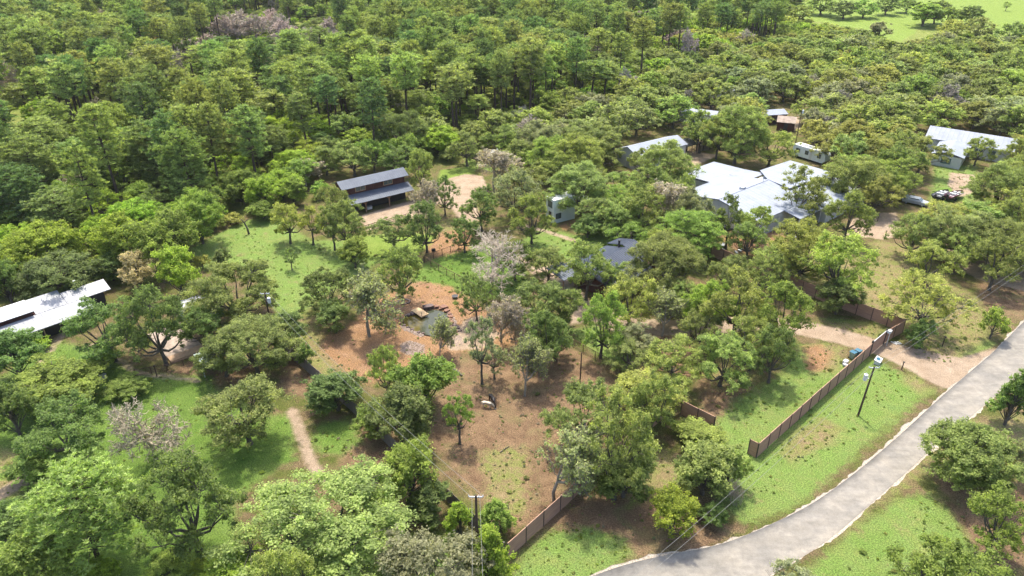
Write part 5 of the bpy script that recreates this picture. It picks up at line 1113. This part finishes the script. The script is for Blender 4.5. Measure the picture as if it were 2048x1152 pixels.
def boat(px, py, deg, label, c1):
    g = at(px, py); t = frame('motor_boat', g[0], g[1], deg, label, 'boat', 'boats parked on the grass'); mb = MB(); n = 10; rows = []
    for i in range(n):
        u = i / (n - 1); x = -2.6 + 5.2 * u; w = .95 * (1 - max(0, (u - .45) / .55) ** 2.2) + .02; rows.append([(x, -w, 1.15 + .12 * u), (x, -w * .8, .75), (x, 0, .52 + .25 * u ** 3), (x, w * .8, .75), (x, w, 1.15 + .12 * u), (x, w * .82, 1.02), (x, 0, .95), (x, -w * .82, 1.02)])
    vs = [v for r in rows for v in r]; fs = [(i * 8 + k, i * 8 + (k + 1) % 8, (i + 1) * 8 + (k + 1) % 8, (i + 1) * 8 + k) for i in range(n - 1) for k in range(8)] + [tuple(range(8))[::-1]]
    mb.add(vs, fs); mb.build('hull', c1, t)
    mb = MB(); [mb.box(x, x + .5, y, y + .5, 1.0, 1.35) for x in (-1.2, .1) for y in (-.6, .1)]; mb.build('seats', M['white'], t, bevel=.04)
    mb = MB(); [mb.box(-1.9 + k * .9, -1.7 + k * .9, -.75, .75, .98, 1.06) for k in range(5)]; mb.build('stripes', M['white'], t)
    mb = MB(); mb.box(-3.0, -2.6, -.2, .2, .7, 1.5); mb.tube([(-2.85, 0, .2), (-2.85, 0, .75)], .08, 8); mb.build('outboard_motor', M['black'], t, bevel=.04)
    mb = MB(); mb.box(-2.2, 3.4, -.05, .05, .38, .46); mb.box(-1.2, -1.1, -.9, .9, .36, .44); mb.build('trailer_frame', M['grey'], t)
    for y in (-1.0, .85): mb = MB(); mb.tube([(-1.15, y, .3), (-1.15, y + .16, .3)], .3, 14); mb.build('trailer_wheel', M['rubber'], t)
boat(1881, 396, 38, 'black fishing boat on a trailer, left of the striped boat', M['black']); boat(1908, 397, 32, 'maroon and white striped boat on a trailer under oaks', smat('maroon_gelcoat', (.09, .03, .04), (.14, .05, .06), 1, .3, bmp=0)); LAND['the two trailered boats'] = tuple(at(1895, 396)[:2])

# ------------------------------------------------------------------ the two horses, each one continuous skin
def skin(name, chains, mat, loc, rz, sc, label=None, cat=None, group=None, parent=None, sub=2):
    V = []; E = []; Rr = []; idx = {}
    for ch in chains:
        prev = None
        for key, p, r in ch:
            if key not in idx: idx[key] = len(V); V.append(p); Rr.append(r)
            if prev is not None: E.append((prev, idx[key]))
            prev = idx[key]
    me = bpy.data.meshes.new(name); me.from_pydata(V, E, []); me.update(); o = link(name, me, parent)
    sk = o.modifiers.new('skin', 'SKIN'); sk.use_smooth_shade = True; sk.use_x_symmetry = False
    for i, r in enumerate(Rr): me.skin_vertices[0].data[i].radius = (r if hasattr(r, '__len__') else (r, r))
    me.skin_vertices[0].data[0].use_root = True
    sb = o.modifiers.new('smooth', 'SUBSURF'); sb.levels = sub; sb.render_levels = sub
    me.materials.append(mat); o.location = loc; o.rotation_euler = (0, 0, rz); o.scale = (sc, sc, sc)
    tag(o, label, cat, group); return o
def horse(px, py, deg, sc, mat, manemat, label, bend=0., muzzle=None):
    g = at(px, py); b = bend       # faces +x, grazing; height at withers 1.0 before scale
    def leg(k, x, y, fw, hind):
        if hind: return [(k + 'a', (x + .02, y * .8, .78), .13), (k + 'b', (x + .06, y, .58), .105), (k + 'c', (x - .07 + fw, y, .36), .06), (k + 'd', (x - .04 + fw, y, .12), .045), (k + 'e', (x + fw, y, .03), .055)]
        return [(k + 'a', (x, y * .8, .70), .10), (k + 'b', (x, y, .50), .075), (k + 'c', (x + .02 + fw, y, .31), .052), (k + 'd', (x + .01 + fw, y, .11), .042), (k + 'e', (x + .04 + fw, y, .03), .055)]
    c = lambda x: b * max(0, x) ** 1.3
    sp = [('pel', (-.52, 0, .83), (.19, .19)), ('bel', (-.22, 0, .76), (.215, .22)), ('chs', (.12, c(.12), .74), (.205, .215)), ('wth', (.36, c(.36), .78), (.17, .19)), ('nk1', (.52, c(.52), .70), (.125, .14)), ('nk2', (.70, c(.70), .52), (.09, .115)),
          ('pol', (.84, c(.84), .36), (.075, .09)), ('hd1', (.90, c(.88), .24), (.068, .08)), ('hd2', (.93, c(.9), .11), (.045, .055)), ('noz', (.935, c(.91), .035), (.038, .042))]
    tail0 = [('pel', sp[0][1], .19), ('dock', (-.70, 0, .84), .06)]
    chains = [sp, tail0, [sp[0]] + leg('hl', -.5, .14, -.06, 1), [sp[0]] + leg('hr', -.5, -.14, .07, 1), [sp[3]] + leg('fl', .30, .11 + c(.3), .05, 0), [sp[3]] + leg('fr', .30, -.11 + c(.3), -.05, 0),
              [sp[6], ('e1', (.80, c(.84) + .07, .45), .02)], [sp[6], ('e2', (.80, c(.84) - .07, .45), .02)]]
    o = skin('horse', chains, mat, (g[0], g[1], 0), R(deg), sc, label, 'horse')
    skin('tail', [[('a', (-.70, 0, .84), .05), ('b', (-.80, 0, .68), .06), ('c', (-.82, 0, .42), .065), ('d', (-.80, .01, .2), .03)]], manemat, (0, 0, 0), 0, 1, parent=o, sub=1)
    skin('mane', [[('a', (.36, c(.36), .96), .035), ('b', (.54, c(.54), .84), .05), ('c', (.72, c(.72), .64), .05), ('d', (.84, c(.84), .45), .04)]], manemat, (0, 0, 0), 0, 1, parent=o, sub=1)
    if muzzle: mb = MB(); mb.tube([(.93, c(.9), .10), (.94, c(.91), .045), (.945, c(.91), .015)], [.05, .058, .03], 10); mb.build('muzzle_patch', muzzle, o, smooth=True)
    return o
M['cream'] = smat('cream_coat', (.42, .35, .25), (.52, .47, .38), 3, .7, bmp=.05); M['blackcoat'] = smat('black_coat', (.008, .006, .007), (.022, .015, .016), 3, .5, bmp=.05)
horse(975, 815.5, -12, .98, M['cream'], M['cream'], 'white pony grazing with its head lowered towards the black horse')
horse(986, 807, -58, 1.15, M['blackcoat'], M['blackcoat'], 'black horse grazing behind the white pony, neck curved down', bend=-.28, muzzle=M['white'])
LAND['the two horses'] = tuple(at(980, 810)[:2])
# ------------------------------------------------------------------ say which tree is which
LAND['the corner of the slatted fence in the lawn'] = tuple(at(1503, 915)[:2]); LAND['the sharp fence corner by the drive'] = tuple(at(1804, 665)[:2])
LAND['the raised corner post of the pipe fence'] = tuple(at(848, 525)[:2]); LAND['the white junk heap'] = tuple(at(990, 309)[:2])
LAND['the far bright meadow'] = tuple(at(1880, 52)[:2]); LAND['the twin white buckets'] = tuple(at(205, 756)[:2]); LAND['the bend of the road at the lower edge'] = tuple(at(1290, 1117)[:2])
LAND['the top left corner of the view'] = tuple(at(60, 40)[:2]); LAND['the top middle of the view'] = tuple(at(1024, 15)[:2]); LAND['the bottom left corner'] = tuple(at(60, 1100)[:2]); LAND['the bottom right corner'] = tuple(at(1990, 1090)[:2])
LAND['the right end of the road'] = tuple(at(2040, 650)[:2]); LAND['the left end of the green clearing'] = tuple(at(400, 500)[:2]); LAND['the middle of the left edge'] = tuple(at(10, 420)[:2])
LAND['the lone snag in the clearing'] = tuple(at(498, 465)[:2])
ONES = ['', 'first', 'second', 'third', 'fourth', 'fifth', 'sixth', 'seventh', 'eighth', 'ninth', 'tenth', 'eleventh', 'twelfth', 'thirteenth', 'fourteenth', 'fifteenth', 'sixteenth', 'seventeenth', 'eighteenth', 'nineteenth', 'twentieth']
NTH = ['closest'] + [ONES[k] + ' closest' for k in range(2, 21)] + ['twenty-' + ONES[k] + ' closest' for k in range(1, 6)]
for nm, x, y in (('the rust red dead tree', 300, 100), ('the pinkish bare trees', 620, 98), ('the bleached snag at the left edge', 8, 205), ('the tall pine at the top middle', 1040, 165), ('the pair of pines before the meadow', 1325, 96), ('the pale bare tree in the pine wood', 530, 175), ('the barn roof peak', 690, 330)):
    if nm != 'the barn roof peak': LAND[nm] = tuple(at(x, y)[:2])
def ORD(n): return ONES[n] if n <= 20 else 'twenty-' + ONES[n - 20]
def sizeword(t):
    h = t['h']; n = t['noun']
    lo, hi = {'pine tree': (12, 15.5), 'oak tree': (5.2, 7.6), 'leafy tree': (4, 6.5)}.get(n, (3, 6))
    return 'small' if h < lo else ('tall' if h > hi and n == 'pine tree' else ('large' if h > hi else ''))
shared = {}
for noun in sorted(set(t['noun'] for t in info)):
    L = [t for t in info if t['noun'] == noun and t['vis']]; X = np.array([(t['x'], t['y']) for t in L])
    rank = {}
    for nm, p in LAND.items():
        o_ = np.argsort(np.hypot(X[:, 0] - p[0], X[:, 1] - p[1]))
        for r_, i in enumerate(o_[:len(NTH)]): rank.setdefault(int(i), []).append((r_, nm))
    for i, t in enumerate(L):
        if 'obj' not in t: continue
        o = t['obj']; desc = ' '.join(q for q in (sizeword(t), TONE[t['tint']], noun) if q)
        if i in rank:
            r_, nm = min(rank[i]); lab = f'{desc}, {NTH[r_]} {noun} to {nm}'
            if len(lab.replace('-', ' ').split()) > 16: lab = f'{TONE[t["tint"]]} {noun}, {NTH[r_]} {noun} to {nm}'
            if len(lab.split()) > 16: lab = f'{noun} {NTH[r_]} to {nm}'
            tag(o, lab, noun, {'pine tree': 'pines of the wood', 'oak tree': 'post oaks', 'leafy tree': 'broadleaf trees'}.get(noun, noun + 's'))
        else:
            px, py = t['px']; side = 'left' if px < 500 else ('left of the middle' if px < 1024 else ('right of the middle' if px < 1550 else 'right'))
            where = {'left': 'at the left of the view', 'left of the middle': 'left of the middle', 'right of the middle': 'right of the middle', 'right': 'at the right of the view'}[side]
            band = 'high up' if py < 120 else ('in the upper part' if py < 260 else ('half way up' if py < 460 else 'in the lower part'))
            shared.setdefault((desc, noun, band, where), []).append(t)
for (desc, noun, band, where), L in shared.items():
    L.sort(key=lambda t: t['px'][0])
    for i, t in enumerate(L):
        if len(L) == 1: lab = f'{desc} {band}, {where}'
        elif i < len(NTH) and i <= len(L) // 2: lab = f'{desc} {band}, {where}, {"leftmost" if i == 0 else ORD(i + 1) + " from left"}'
        elif len(L) - 1 - i < len(NTH): j = len(L) - 1 - i; lab = f'{desc} {band}, {where}, {"rightmost" if j == 0 else ORD(j + 1) + " from right"}'
        else: lab = f'{desc} crowded {band}, {where}'
        if len(lab.split()) > 16: lab = lab.replace(' of the view', '')
        tag(t['obj'], lab, noun, f'{desc}s {band}, {where}')
for t in info:
    if 'obj' in t and 'label' not in t['obj']: tag(t['obj'], f"{TONE[t['tint']]} {t['noun']} at the very edge of the view", t['noun'], t['noun'] + 's at the very edge')
# the lone snag
g = at(498, 468); t = frame('dead_snag', g[0], g[1], 0, 'lone dark dead snag with a bent limb in the green clearing', 'dead tree')
mb = MB(); mb.tube([(0, 0, -.2), (-.1, 0, 1.1), (-.5, .1, 2.2), (-1.0, .1, 2.9)], [.2, .17, .13, .05], 8); mb.build('trunk', M['bark'], t); mb = MB(); mb.tube([(-.5, .1, 2.2), (.2, .2, 2.75), (1.1, .3, 3.1)], [.1, .07, .03], 6); mb.build('limb', M['bark'], t)

# ------------------------------------------------------------------ the air between here and the far woods
mb = MB(); mb.box(-900, 900, -60, 900, -1.6, 57.5)
hz = bpy.data.materials.new('haze'); hz.use_nodes = True; nt = hz.node_tree; nt.nodes.remove(nt.nodes['Principled BSDF'])
pv = nt.nodes.new('ShaderNodeVolumePrincipled'); pv.inputs['Color'].default_value = (.86, .88, .88, 1); pv.inputs['Density']  .default_value = .00007; pv.inputs['Anisotropy'].default_value = .1
nt.links.new(pv.outputs[0], nt.nodes['Material Output'].inputs['Volume'])
tag(mb.build('haze', hz), kind='stuff')
scn.cycles.volume_bounces = 0
